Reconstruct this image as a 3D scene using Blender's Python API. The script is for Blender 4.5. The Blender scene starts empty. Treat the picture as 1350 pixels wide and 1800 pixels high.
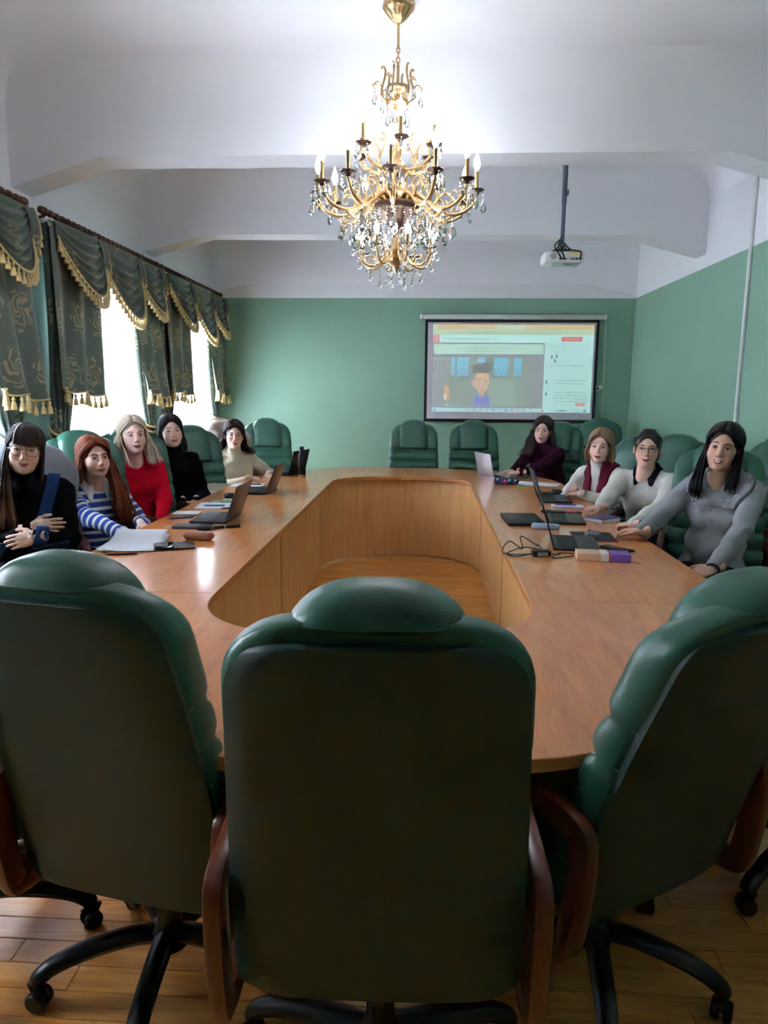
import bpy, math, random
import numpy as np
from mathutils import Vector, Matrix
random.seed(7)
scene = bpy.context.scene
COL = scene.collection
PI = math.pi

# ------------------------------------------------------------------ camera, world, exposure
def make_camera():
    pitch, yaw, roll = math.radians(9.602), math.radians(3.127), math.radians(0.475)
    R = Vector((math.cos(yaw), math.sin(yaw), 0))
    F = Vector((-math.sin(yaw)*math.cos(pitch), math.cos(yaw)*math.cos(pitch), -math.sin(pitch)))
    U = R.cross(F)
    Xc = R*math.cos(roll) + U*math.sin(roll)
    Yc = U*math.cos(roll) - R*math.sin(roll)
    cam = bpy.data.cameras.new('camera')
    o = bpy.data.objects.new('camera', cam)
    COL.objects.link(o)
    m = Matrix((Xc, Yc, -F)).transposed().to_4x4()
    m.translation = Vector((0, 0, 1.498))
    o.matrix_world = m
    cam.sensor_fit = 'VERTICAL'
    cam.sensor_height = 36.0
    cam.lens = 1247.3/1800*36
    cam.clip_start = 0.05
    scene.camera = o
make_camera()

SKY = 14.0            # overcast daylight outside the windows
BULB = 25.0           # chandelier bulbs
world = bpy.data.worlds.new('overcast_sky')
scene.world = world
world.use_nodes = True
bg = world.node_tree.nodes['Background']
bg.inputs[0].default_value = (0.80, 0.88, 1.0, 1)
bg.inputs[1].default_value = SKY
scene.view_settings.view_transform = 'Standard'
scene.view_settings.look = 'None'
scene.view_settings.exposure = 1.8
scene.view_settings.gamma = 1.0
scene.view_settings.use_curve_mapping = False

# room dimensions (metres)
XL, XR, YN, YF, ZC, HG = -2.674, 2.531, -3.30, 9.033, 3.45, 2.6366

# ------------------------------------------------------------------ materials
def srgb(c):
    return tuple((v/12.92 if v <= 0.04045 else ((v+0.055)/1.055)**2.4) for v in (x/255.0 for x in c))
MATS = {}
def new_mat(name):
    m = bpy.data.materials.new(name)
    m.use_nodes = True
    nt = m.node_tree
    b = nt.nodes['Principled BSDF']
    MATS[name] = m
    return m, nt, b
def N(nt, typ, **kw):
    n = nt.nodes.new(typ)
    for k, v in kw.items():
        if k.startswith('i_'):
            n.inputs[k[2:].replace('_', ' ')].default_value = v
        else:
            setattr(n, k, v)
    return n
def L(nt, a, b):
    nt.links.new(a, b)
def ramp(nt, fac, stops):
    r = nt.nodes.new('ShaderNodeValToRGB')
    els = r.color_ramp.elements
    while len(els) < len(stops):
        els.new(0.5)
    for e, (p, c) in zip(els, stops):
        e.position = p
        e.color = (*c, 1) if len(c) == 3 else c
    L(nt, fac, r.inputs[0])
    return r
def simple(name, col, rough=0.5, metal=0.0, var=0.0, vscale=8.0, bump=0.0, bscale=200.0, spec=0.5, lin=False, **kw):
    """principled material, with noise variation of the colour and a fine bump"""
    m, nt, b = new_mat(name)
    c = col if lin else srgb(col)
    b.inputs['Base Color'].default_value = (*c, 1)
    b.inputs['Roughness'].default_value = rough
    b.inputs['Metallic'].default_value = metal
    b.inputs['Specular IOR Level'].default_value = spec
    tc = N(nt, 'ShaderNodeTexCoord')
    if var > 0:
        n = N(nt, 'ShaderNodeTexNoise', i_Scale=vscale, i_Detail=3.0)
        L(nt, tc.outputs['Object'], n.inputs['Vector'])
        r = ramp(nt, n.outputs['Fac'], [(0.3, tuple(x*(1-var) for x in c)), (0.7, tuple(min(1, x*(1+var)) for x in c))])
        L(nt, r.outputs[0], b.inputs['Base Color'])
    if bump > 0:
        n = N(nt, 'ShaderNodeTexNoise', i_Scale=bscale, i_Detail=2.0)
        L(nt, tc.outputs['Object'], n.inputs['Vector'])
        bp = N(nt, 'ShaderNodeBump', i_Strength=bump, i_Distance=0.002)
        L(nt, n.outputs['Fac'], bp.inputs['Height'])
        L(nt, bp.outputs[0], b.inputs['Normal'])
    for k, v in kw.items():
        b.inputs[k.replace('_', ' ')].default_value = v
    return m
def emis(name, col, strength=1.0, base=None):
    m, nt, b = new_mat(name)
    c = srgb(col)
    b.inputs['Base Color'].default_value = (*(srgb(base) if base else c), 1)
    b.inputs['Emission Color'].default_value = (*c, 1)
    b.inputs['Emission Strength'].default_value = strength
    b.inputs['Roughness'].default_value = 0.6
    return m
def wood(name, dark, mid, light, rough=0.3, scale=(1, 1, 1), coat=0.0, bump=0.05, rnd=0.0, rot=(0, 0, 0)):
    m, nt, b = new_mat(name)
    tc = N(nt, 'ShaderNodeTexCoord')
    mp = N(nt, 'ShaderNodeMapping')
    mp.inputs['Scale'].default_value = scale
    mp.inputs['Rotation'].default_value = rot
    L(nt, tc.outputs['Object'], mp.inputs['Vector'])
    vec = mp.outputs[0]
    oi = N(nt, 'ShaderNodeObjectInfo')
    if rnd > 0:
        ad = N(nt, 'ShaderNodeVectorMath', operation='ADD')
        L(nt, vec, ad.inputs[0])
        ml = N(nt, 'ShaderNodeMath', operation='MULTIPLY')
        ml.inputs[1].default_value = 37.0
        L(nt, oi.outputs['Random'], ml.inputs[0])
        L(nt, ml.outputs[0], ad.inputs[1])
        vec = ad.outputs[0]
    n1 = N(nt, 'ShaderNodeTexNoise', i_Scale=2.2, i_Detail=5.0, i_Roughness=0.6, i_Distortion=1.2)
    L(nt, vec, n1.inputs['Vector'])
    n2 = N(nt, 'ShaderNodeTexNoise', i_Scale=30.0, i_Detail=3.0)
    L(nt, vec, n2.inputs['Vector'])
    mx = N(nt, 'ShaderNodeMath', operation='MULTIPLY_ADD')
    mx.inputs[1].default_value = 0.25
    L(nt, n2.outputs['Fac'], mx.inputs[0])
    sc = N(nt, 'ShaderNodeMath', operation='MULTIPLY')
    sc.inputs[1].default_value = 0.8
    L(nt, n1.outputs['Fac'], sc.inputs[0])
    L(nt, sc.outputs[0], mx.inputs[2])
    r = ramp(nt, mx.outputs[0], [(0.35, srgb(dark)), (0.52, srgb(mid)), (0.72, srgb(light))])
    out = r.outputs[0]
    if rnd > 0:
        hs = N(nt, 'ShaderNodeHueSaturation')
        mr = N(nt, 'ShaderNodeMapRange')
        mr.inputs[3].default_value = 1-rnd
        mr.inputs[4].default_value = 1+rnd
        L(nt, oi.outputs['Random'], mr.inputs[0])
        L(nt, mr.outputs[0], hs.inputs['Value'])
        L(nt, out, hs.inputs['Color'])
        out = hs.outputs[0]
    L(nt, out, b.inputs['Base Color'])
    b.inputs['Roughness'].default_value = rough
    b.inputs['Coat Weight'].default_value = coat
    b.inputs['Coat Roughness'].default_value = 0.12
    if bump:
        bp = N(nt, 'ShaderNodeBump', i_Strength=bump, i_Distance=0.002)
        L(nt, mx.outputs[0], bp.inputs['Height'])
        L(nt, bp.outputs[0], b.inputs['Normal'])
    return m

def wall_mat(name, green, white):
    m, nt, b = new_mat(name)
    g = N(nt, 'ShaderNodeNewGeometry')
    sx = N(nt, 'ShaderNodeSeparateXYZ')
    L(nt, g.outputs['Position'], sx.inputs[0])
    gt = N(nt, 'ShaderNodeMath', operation='GREATER_THAN')
    gt.inputs[1].default_value = HG
    L(nt, sx.outputs[2], gt.inputs[0])
    n = N(nt, 'ShaderNodeTexNoise', i_Scale=1.3, i_Detail=3.0)
    L(nt, g.outputs['Position'], n.inputs['Vector'])
    r1 = ramp(nt, n.outputs['Fac'], [(0.3, tuple(x*0.95 for x in srgb(green))), (0.7, tuple(x*1.05 for x in srgb(green)))])
    mx = N(nt, 'ShaderNodeMix', data_type='RGBA')
    L(nt, gt.outputs[0], mx.inputs['Factor'])
    L(nt, r1.outputs[0], mx.inputs['A'])
    mx.inputs['B'].default_value = (*srgb(white), 1)
    L(nt, mx.outputs['Result'], b.inputs['Base Color'])
    b.inputs['Roughness'].default_value = 0.75
    n2 = N(nt, 'ShaderNodeTexNoise', i_Scale=90.0, i_Detail=2.0)
    L(nt, g.outputs['Position'], n2.inputs['Vector'])
    bp = N(nt, 'ShaderNodeBump', i_Strength=0.08, i_Distance=0.002)
    L(nt, n2.outputs['Fac'], bp.inputs['Height'])
    L(nt, bp.outputs[0], b.inputs['Normal'])
    return m

M_WALL = wall_mat('wall_paint', (128, 166, 144), (222, 224, 226))
M_CEIL = simple('ceiling_paint', (226, 227, 231), 0.85, bump=0.05, bscale=60)
M_WHITE = simple('white_plastic', (214, 216, 214), 0.45)
M_TABLE = wood('table_wood', (192, 114, 58), (210, 132, 70), (222, 148, 84), rough=0.34, scale=(7, 1.0, 1), coat=0.55, bump=0.0)
M_EDGE = wood('table_edge_wood', (168, 104, 54), (190, 122, 68), (204, 140, 82), rough=0.35, scale=(2, 2, 12), coat=0.1)
M_PANEL = wood('panel_wood', (204, 150, 90), (220, 168, 108), (228, 182, 124), rough=0.42, scale=(9, 9, 0.7), bump=0.03)
M_FLOOR = wood('parquet_wood', (192, 124, 56), (216, 148, 72), (230, 172, 94), rough=0.38, scale=(1.2, 14, 1), rnd=0.14, bump=0.02)
M_ARM = wood('armrest_wood', (70, 28, 18), (98, 44, 28), (120, 58, 38), rough=0.3, scale=(8, 1, 1), coat=0.3)
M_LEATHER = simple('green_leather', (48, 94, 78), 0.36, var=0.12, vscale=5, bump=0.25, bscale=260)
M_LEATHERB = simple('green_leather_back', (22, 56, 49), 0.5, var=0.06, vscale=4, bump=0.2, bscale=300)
M_STITCH = simple('pale_stitching', (104, 140, 124), 0.7)
M_BLACKP = simple('black_plastic', (18, 19, 22), 0.38)
M_DARKMETAL = simple('dark_metal', (40, 40, 44), 0.35, metal=0.8)
M_CHROME = simple('chrome', (200, 200, 204), 0.18, metal=1.0)

# ------------------------------------------------------------------ mesh builder
class MB:
    def __init__(self):
        self.v = []; self.f = []; self.mi = []; self.c = []; self.cur = 0; self.col = None
    def add(self, vs, fs):
        o = len(self.v)
        self.v.extend([tuple(p) for p in vs])
        self.f.extend([tuple(i+o for i in f) for f in fs])
        self.mi.extend([self.cur]*len(fs))
        self.c.extend([self.col or (1, 1, 1)]*len(vs))
    def box(self, x0, x1, y0, y1, z0, z1, M=None):
        vs = [Vector((x, y, z)) for z in (z0, z1) for y in (y0, y1) for x in (x0, x1)]
        if M is not None: vs = [M @ v for v in vs]
        self.add(vs, [(0, 2, 3, 1), (4, 5, 7, 6), (0, 1, 5, 4), (2, 6, 7, 3), (0, 4, 6, 2), (1, 3, 7, 5)])
    def rbox(self, sx, sy, sz, r, M=None, n=3):
        """rounded box centred at the origin"""
        hx, hy, hz = sx/2, sy/2, sz/2
        r = min(r, hx, hy, hz)
        out = []
        for k in range(4*n):
            q = k//n
            a = PI/2*(q + (k % n)/(n-1))
            cx = hx-r if q in (0, 3) else -(hx-r)
            cy = hy-r if q in (0, 1) else -(hy-r)
            out.append((cx, cy, math.cos(a), math.sin(a)))
        rings = []
        for s, zz in ((-1, 0), (-1, 1), (1, 1), (1, 0)):
            pass
        lev = []
        m = max(2, n)
        for j in range(m):
            a = PI/2*j/(m-1)
            lev.append((-hz + r - r*math.cos(a), r*math.sin(a)))
        lev = lev + [(-z, rr) for z, rr in reversed(lev)]
        vs = []
        for z, rr in lev:
            for cx, cy, ca, sa in out:
                vs.append(Vector((cx+rr*ca, cy+rr*sa, z)))
        K = len(out); fs = []
        for j in range(len(lev)-1):
            for k in range(K):
                fs.append((j*K+k, j*K+(k+1) % K, (j+1)*K+(k+1) % K, (j+1)*K+k))
        fs.append(tuple(reversed(range(K))))
        fs.append(tuple((len(lev)-1)*K+k for k in range(K)))
        if M is not None: vs = [M @ v for v in vs]
        self.add(vs, fs)
    def loft(self, rings, cap=True, closed=False):
        K = len(rings[0]); vs = [p for r in rings for p in r]; fs = []
        n = len(rings)
        for j in range(n if closed else n-1):
            for k in range(K):
                a, b = j*K, ((j+1) % n)*K
                fs.append((a+k, a+(k+1) % K, b+(k+1) % K, b+k))
        if cap and not closed:
            fs.append(tuple(reversed(range(K))))
            fs.append(tuple((n-1)*K+k for k in range(K)))
        self.add(vs, fs)
    def tube(self, pts, r, seg=8, closed=False, flat=1.0, up=None, cap=True):
        pts = [Vector(p) for p in pts]
        n = len(pts)
        rs = r if isinstance(r, (list, tuple)) else [r]*n
        rings = []; ref = Vector(up) if up else None
        prev = None
        for i, p in enumerate(pts):
            if closed:
                t = pts[(i+1) % n]-pts[i-1]
            else:
                t = pts[min(i+1, n-1)]-pts[max(i-1, 0)]
            if t.length < 1e-9: t = Vector((0, 0, 1))
            t.normalize()
            if ref is not None:
                a = ref - t*ref.dot(t)
                if a.length < 1e-4: a = Vector((1, 0, 0)) - t*t.x
            elif prev is None:
                a = Vector((0, 0, 1)) if abs(t.z) < 0.9 else Vector((1, 0, 0))
                a = a - t*a.dot(t)
            else:
                a = prev - t*prev.dot(t)
                if a.length < 1e-5:
                    a = Vector((1, 0, 0)) - t*t.x
            a.normalize(); prev = a
            b = t.cross(a)
            rings.append([p + a*(math.cos(2*PI*k/seg)*rs[i]*flat) + b*(math.sin(2*PI*k/seg)*rs[i]) for k in range(seg)])
        self.loft(rings, cap=cap, closed=closed)
    def bar(self, pts, w, h, up=(0, 0, 1), closed=False, r=0.2):
        """swept rounded rectangle: w across, h along up"""
        pts = [Vector(p) for p in pts]; n = len(pts); rings = []; upv = Vector(up)
        sec = []
        for k in range(12):
            q = k//3; a = PI/2*(q+(k % 3)/2)
            rr = min(w, h)*r
            cx = (w/2-rr)*(1 if q in (0, 3) else -1); cy = (h/2-rr)*(1 if q in (0, 1) else -1)
            sec.append((cx+rr*math.cos(a), cy+rr*math.sin(a)))
        for i, p in enumerate(pts):
            t = (pts[(i+1) % n]-pts[i-1]) if closed else (pts[min(i+1, n-1)]-pts[max(i-1, 0)])
            t.normalize()
            s = upv
            b = t.cross(s).normalized()
            rings.append([p + s*x + b*y for x, y in sec])
        self.loft(rings, closed=closed)
    def lathe(self, prof, seg=16, M=None, flute=None):
        rings = []
        for (r, z) in prof:
            ring = []
            for k in range(seg):
                a = 2*PI*k/seg
                rr = r*(1+(flute[1]*math.cos(flute[0]*a) if flute else 0))
                ring.append(Vector((rr*math.cos(a), rr*math.sin(a), z)))
            rings.append(ring)
        if M is not None: rings = [[M @ p for p in r] for r in rings]
        self.loft(rings)
    def ell(self, c, r, nu=12, nv=8, M=None):
        rings = []
        for j in range(nv+1):
            a = -PI/2 + PI*j/nv
            ca = max(math.cos(a), 0.02)
            rings.append([Vector((c[0]+r[0]*ca*math.cos(2*PI*k/nu), c[1]+r[1]*ca*math.sin(2*PI*k/nu), c[2]+r[2]*math.sin(a))) for k in range(nu)])
        if M is not None: rings = [[M @ p for p in q] for q in rings]
        self.loft(rings)
    def grid(self, fn, nu, nv, closeu=False):
        vs = [fn(i/(nu if closeu else nu-1), j/(nv-1)) for j in range(nv) for i in range(nu)]
        fs = []
        for j in range(nv-1):
            for i in range(nu if closeu else nu-1):
                fs.append((j*nu+i, j*nu+(i+1) % nu, (j+1)*nu+(i+1) % nu, (j+1)*nu+i))
        self.add(vs, fs)
    def prism(self, poly, z0, z1, M=None):
        K = len(poly)
        vs = [Vector((x, y, z0)) for x, y in poly]+[Vector((x, y, z1)) for x, y in poly]
        if M is not None: vs = [M @ v for v in vs]
        fs = [tuple(reversed(range(K))), tuple(range(K, 2*K))]
        fs += [(k, (k+1) % K, K+(k+1) % K, K+k) for k in range(K)]
        self.add(vs, fs)
    def mesh(self, name, mats, smooth=True, auto=None):
        me = bpy.data.meshes.new(name)
        me.from_pydata(self.v, [], self.f)
        if not isinstance(mats, (list, tuple)): mats = [mats]
        for m in mats: me.materials.append(m)
        if len(mats) > 1: me.polygons.foreach_set('material_index', self.mi)
        if any(c != (1, 1, 1) for c in self.c):
            ca = me.color_attributes.new('Col', 'FLOAT_COLOR', 'POINT')
            ca.data.foreach_set('color', [x for c in self.c for x in (*c, 1)])
        if smooth:
            me.polygons.foreach_set('use_smooth', [True]*len(me.polygons))
            if auto is not None:
                me.set_sharp_from_angle(angle=math.radians(auto))
        me.update()
        return me
    def build(self, name, mats, parent=None, smooth=True, auto=40, **kw):
        o = bpy.data.objects.new(name, self.mesh(name, mats, smooth, auto))
        COL.objects.link(o)
        if parent is not None: o.parent = parent
        tag(o, **kw)
        return o
def tag(o, label=None, cat=None, group=None, kind=None):
    if label: o['label'] = label
    if cat: o['category'] = cat
    if group: o['group'] = group
    if kind: o['kind'] = kind
    return o
def empty(name, loc=(0, 0, 0), rz=0.0, label=None, cat=None, group=None, kind=None):
    o = bpy.data.objects.new(name, None)
    COL.objects.link(o)
    o.empty_display_size = 0.1
    o.location = loc
    o.rotation_euler = (0, 0, rz)
    return tag(o, label, cat, group, kind)
def link_copy(me, name, parent, loc=(0, 0, 0), rot=(0, 0, 0), scale=(1, 1, 1)):
    o = bpy.data.objects.new(name, me)
    COL.objects.link(o)
    o.parent = parent
    o.location = loc; o.rotation_euler = rot; o.scale = scale
    return o
def copy_tree(o, parent=None):
    c = o.copy()
    COL.objects.link(c)
    c.parent = parent
    for ch in list(o.children):
        copy_tree(ch, c)
    return c
def Mat(loc=(0, 0, 0), rz=0, rx=0, ry=0):
    return Matrix.Translation(loc) @ Matrix.Rotation(rz, 4, 'Z') @ Matrix.Rotation(ry, 4, 'Y') @ Matrix.Rotation(rx, 4, 'X')
def smoothpath(pts, n=8, closed=False):
    """Catmull-Rom"""
    P = [Vector(p) for p in pts]; m = len(P); out = []
    rng = m if closed else m-1
    for i in range(rng):
        p0 = P[(i-1) % m] if (closed or i > 0) else P[0]*2-P[1]
        p1 = P[i]; p2 = P[(i+1) % m]
        p3 = P[(i+2) % m] if (closed or i+2 < m) else P[-1]*2-P[-2]
        for k in range(n):
            t = k/n
            out.append(0.5*((2*p1)+(p2-p0)*t+(2*p0-5*p1+4*p2-p3)*t*t+(3*p1-p0-3*p2+p3)*t**3))
    if not closed: out.append(P[-1])
    return out

# ------------------------------------------------------------------ room shell
def struct(name, mb, mat, parent=None, auto=40, smooth=False):
    return mb.build(name, mat, parent, smooth=smooth, auto=auto, kind='structure')
b = MB(); b.box(XL-0.4, XR+0.3, YN-0.3, YF+0.3, -0.1, -0.004)
FLOOR = struct('floor', b, M_FLOOR)
# parquet strips where the photograph shows the floor
PW, PL = 0.08, 0.52
plank_me = None
b = MB(); b.rbox(PL-0.0015, PW-0.0015, 0.012, 0.0012, n=2)
plank_me = b.mesh('plank', M_FLOOR, smooth=False)
def planks(x0, x1, y0, y1):
    k = 0
    y = y0
    while y < y1:
        off = ((k*0.37) % 1.0)*PL
        x = x0 - off
        while x < x1:
            link_copy(plank_me, 'plank', FLOOR, (x+PL/2, y+PW/2, -0.006))
            x += PL
        y += PW; k += 1
planks(-0.86, 0.50, 2.72, 6.95)
planks(-1.15, 1.20, 1.20, 2.00)

WIN = [(1.10, 1.68), (2.98, 4.22), (5.15, 6.42), (7.30, 8.62)]      # window openings along the left wall; the first, unseen, added to light the foreground
WZ0, WZ1, WT = 0.82, 2.42, 0.42
b = MB()
ys = [YN]+[y for w in WIN for y in w]+[YF+0.3]
for i in range(0, len(ys), 2):
    b.box(XL-WT, XL, ys[i], ys[i+1], 0, ZC+0.1)
for (y0, y1) in WIN:
    b.box(XL-WT, XL, y0, y1, 0, WZ0); b.box(XL-WT, XL, y0, y1, WZ1, ZC+0.1)
struct('wall_left', b, M_WALL)
b = MB(); b.box(XR, XR+0.3, YN, YF+0.3, 0, ZC+0.1)
struct('wall_right', b, M_WALL)
b = MB(); b.box(XL, XR, YF, YF+0.3, 0, ZC+0.1)
WALLF = struct('wall_far', b, M_WALL)
b = MB(); b.box(XL-WT, XR+0.3, YN-0.3, YN, 0, ZC+0.1)
struct('wall_near', b, M_WALL)
b = MB(); b.box(XL-WT, XR+0.3, YN-0.3, YF+0.3, ZC, ZC+0.2)
CEIL = struct('ceiling', b, M_CEIL)
# haunched beams, with coved upper corners
def beam(y0, y1, xs, fil=0.24, name='beam'):
    st = []
    for i in range(len(xs)-1):
        (xa, za), (xb, zb) = xs[i], xs[i+1]
        for k in range(6):
            t = k/6
            st.append((xa+(xb-xa)*t, za+(zb-za)*t))
    st.append(xs[-1])
    bb = MB()
    def sec(x, zs):
        p = [(y0-fil, ZC+0.01)]
        for k in range(1, 8):
            a = PI/2*k/7
            p.append((y0-fil+fil*math.sin(a), ZC-fil+fil*math.cos(a)))
        p += [(y0, zs), (y1, zs)]
        for k in range(7, 0, -1):
            a = PI/2*k/7
            p.append((y1+fil-fil*math.sin(a), ZC-fil+fil*math.cos(a)))
        p.append((y1+fil, ZC+0.01))
        return [Vector((x, y, z)) for y, z in p]
    bb.loft([sec(x, z) for x, z in st])
    o = bb.build(name, M_CEIL, CEIL, smooth=True, auto=25, kind='structure')
    return o
beam(4.70, 4.95, [(XL, 2.775), (-2.09, 2.952), (1.80, 2.952), (XR, 2.76)])
beam(6.89, 7.13, [(XL, 2.785), (-2.055, 2.94), (1.896, 2.92), (XR, 2.757)])
# coves along the side walls
for s, X in ((1, XL), (-1, XR)):
    bb = MB(); f = 0.24
    def sec(y):
        p = [Vector((X-s*0.01, y, ZC+0.01)), Vector((X-s*0.01, y, ZC-f))]
        for k in range(0, 9):
            a = PI/2*k/8
            p.append(Vector((X+s*(f-f*math.cos(a)), y, ZC-f+f*math.sin(a))))
        return p
    bb.loft([sec(YN), sec(YF)])
    bb.build('cove', M_CEIL, CEIL, smooth=True, auto=40, kind='structure')
# shallow haunched plaster band at the head of the far wall
bb = MB()
pl = [(XL, 2.70), (-2.1, 2.80), (1.86, 2.80), (XR, 2.655), (XR, ZC), (XL, ZC)]
bb.loft([[Vector((x, y, z)) for x, z in pl] for y in (YF-0.03, YF+0.01)])
bb.build('plaster_band', M_CEIL, WALLF, smooth=False, kind='structure')
b = MB()
b.box(XR-0.02, XR, YN, YF, 0, 0.09)
struct('baseboard_right', b, M_PANEL)
b = MB(); b.box(XL, XR, YF-0.02, YF, 0, 0.09)
struct('baseboard_far', b, M_PANEL)

# windows in the left wall: frames, mullions and panes
M_GLASS, nt_, b_ = new_mat('window_glass')
b_.inputs['Base Color'].default_value = (1, 1, 1, 1)
b_.inputs['Roughness'].default_value = 0.0
b_.inputs['Transmission Weight'].default_value = 1.0
b_.inputs['IOR'].default_value = 1.0
M_WFRAME = simple('window_frame_paint', (222, 224, 226), 0.4)
for i, (y0, y1) in enumerate(WIN):
    w = empty('window_%d' % (i+1), (XL-0.22, (y0+y1)/2, WZ0), kind='structure')
    hw = (y1-y0)/2; H = WZ1-WZ0
    f = MB()
    for a, c, d, e in ((-hw, hw, 0, .06), (-hw, hw, H-.06, H), (-hw, -hw+.06, 0, H), (hw-.06, hw, 0, H), (-.035, .035, 0, H)):
        f.box(-.03, .03, a, c, d, e)
    for s in (-1, 1):
        f.box(-.025, .025, min(0, s*hw), max(0, s*hw), H*0.68, H*0.68+.05)
    f.build('window_frame', M_WFRAME, w, smooth=False)
    for s in (-1, 1):
        for z0, z1 in ((.06, H*.68), (H*.68+.05, H-.06)):
            p = MB(); p.box(-.004, .004, min(s*.035, s*(hw-.06)), max(s*.035, s*(hw-.06)), z0, z1)
            p.build('pane', M_GLASS, w, smooth=False)
    sl = MB(); sl.box(-.02, .26, -hw-.05, hw+.05, -.03, 0)
    sl.build('window_sill', M_WFRAME, w, smooth=False)
# ------------------------------------------------------------------ conference table
TX = -0.185                      # centre line of the table
TZ = 0.75
def sup(a, b, n, t):
    c, s = math.cos(t), math.sin(t)
    return (a*math.copysign(abs(c)**(2/n), c), b*math.copysign(abs(s)**(2/n), s))
def half_arc(a, bb, n, far, k=28):
    """outline of one end, from right (+x) to left (-x)"""
    y0 = 5.90 if far else 2.53
    out = []
    for i in range(k+1):
        x, y = sup(a, bb, n, PI*i/k)
        out.append((TX+x, y0+(y if far else -y)))
    return out
OUT_A, OUT_B, IN_A, IN_B = 1.36, 1.20, 0.583, 0.45
table = empty('conference_table', (TX, 4.2, 0), label='large oval ring-shaped conference table of glossy orange-brown wood', cat='table')
def tchild(mb, name, mat, auto=30, smooth=True, parent=table, **kw):
    o = mb.build(name, mat, None, smooth=smooth, auto=auto, **kw)
    o.data.transform(Matrix.Translation((-TX, -4.2, 0)))
    o.parent = parent
    return o
TH = 0.032
def ring_piece(inner, outer, name):
    m = MB(); K = len(inner)
    vs = [Vector((x, y, TZ)) for x, y in outer]+[Vector((x, y, TZ)) for x, y in inner]
    vs += [Vector((v.x, v.y, TZ-TH)) for v in vs]
    fs = []; mi = []
    for i in range(K-1):
        fs.append((i, i+1, K+i+1, K+i)); mi.append(0)
        fs.append((2*K+i, 3*K+i, 3*K+i+1, 2*K+i+1)); mi.append(0)
        fs.append((i, 2*K+i, 2*K+i+1, i+1)); mi.append(1)
        fs.append((K+i, K+i+1, 3*K+i+1, 3*K+i)); mi.append(1)
    fs.append((0, K, 3*K, 2*K)); fs.append((K-1, 3*K-1, 4*K-1, 2*K-1)[::1]); mi += [1, 1]
    m.v = [tuple(v) for v in vs]; m.f = fs; m.mi = mi; m.c = [(1, 1, 1)]*len(vs)
    o = tchild(m, name, [M_TABLE, M_EDGE], auto=30)
    md = o.modifiers.new('soft_edge', 'BEVEL'); md.width = 0.003; md.segments = 2; md.limit_method = 'ANGLE'; md.angle_limit = math.radians(50)
    return o
g = 0.0012
def cut(arc, side):
    return arc
far_o, far_i = half_arc(OUT_A, OUT_B, 2.15, True), half_arc(IN_A, IN_B, 2.4, True)
near_o, near_i = half_arc(OUT_A, OUT_B, 2.15, False), half_arc(IN_A, IN_B, 2.4, False)
h = len(far_o)//2
mid = lambda p, dx: [(p[0]+dx, p[1])]
ring_piece([(TX+g, p[1]) if i == h else p for i, p in enumerate(far_i[:h+1])], [(TX+g, p[1]) if i == h else p for i, p in enumerate(far_o[:h+1])], 'tabletop_end')
ring_piece([(TX-g, p[1]) if i == 0 else p for i, p in enumerate(far_i[h:])], [(TX-g, p[1]) if i == 0 else p for i, p in enumerate(far_o[h:])], 'tabletop_end')
ring_piece(near_i[:h+1][::-1], near_o[:h+1][::-1], 'tabletop_end')
ring_piece([(TX-g, p[1]) if i == 0 else p for i, p in enumerate(near_i[h:])][::-1], [(TX-g, p[1]) if i == 0 else p for i, p in enumerate(near_o[h:])][::-1], 'tabletop_end')
for s in (-1, 1):
    inn = [(TX+s*IN_A, y) for y in (2.53+g, 4.2, 5.90-g)]
    out = [(TX+s*OUT_A, y) for y in (2.53+g, 4.2, 5.90-g)]
    if s < 0: ring_piece(inn[::-1], out[::-1], 'tabletop_wing')
    else: ring_piece(inn, out, 'tabletop_wing')
# inner modesty panels
def panel(path, name='modesty_panel', t=0.018, z0=0.012, z1=TZ-TH-0.002):
    m = MB(); P = [Vector((x, y, 0)) for x, y in path]; n = len(P)
    A = []; B = []
    for i, p in enumerate(P):
        d = P[min(i+1, n-1)]-P[max(i-1, 0)]; d.normalize()
        nn = Vector((-d.y, d.x, 0))*t/2
        A.append(p+nn); B.append(p-nn)
    poly = [(v.x, v.y) for v in A]+[(v.x, v.y) for v in reversed(B)]
    K = len(poly)
    vs = [(x, y, z0) for x, y in poly]+[(x, y, z1) for x, y in poly]
    fs = [(k, (k+1) % K, K+(k+1) % K, K+k) for k in range(K)]
    for i in range(n-1):
        fs.append((K+i, K+i+1, 2*K-2-i, 2*K-1-i)); fs.append((i+1, i, K-1-i, K-2-i))
    m.add(vs, fs)
    return tchild(m, name, M_PANEL, auto=30)
PA, PB = IN_A+0.10, IN_B+0.10
fp = [(x, y-0.05) for x, y in half_arc(PA-.004, .60, 2.0, True, 24)]
panel(fp)
np_ = half_arc(PA, PB, 2.3, False, 24)
panel(np_[1:12]); panel(np_[12:24])
for s in (-1, 1):
    X = TX+s*PA
    for y0, y1 in ((2.49, 4.19), (4.20, 5.845)):
        panel([(X, y0), (X, y1)])
    jb = MB(); jb.box(X-.012, X+.012, 4.188, 4.202, 0.01, TZ-TH-.002)
    tchild(jb, 'panel_joint', M_EDGE, smooth=False)
# supporting feet under the wings
for s in (-1, 1):
    for y in (2.7, 4.2, 5.7):
        m = MB(); m.box(TX+s*PA+s*.02, TX+s*(PA+.48), y-.02, y+.02, 0.0, TZ-TH-.001) if s > 0 else m.box(TX-PA-.48, TX-PA-.02, y-.02, y+.02, 0.0, TZ-TH-.001)
        tchild(m, 'support_board', M_PANEL, smooth=False)

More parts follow.
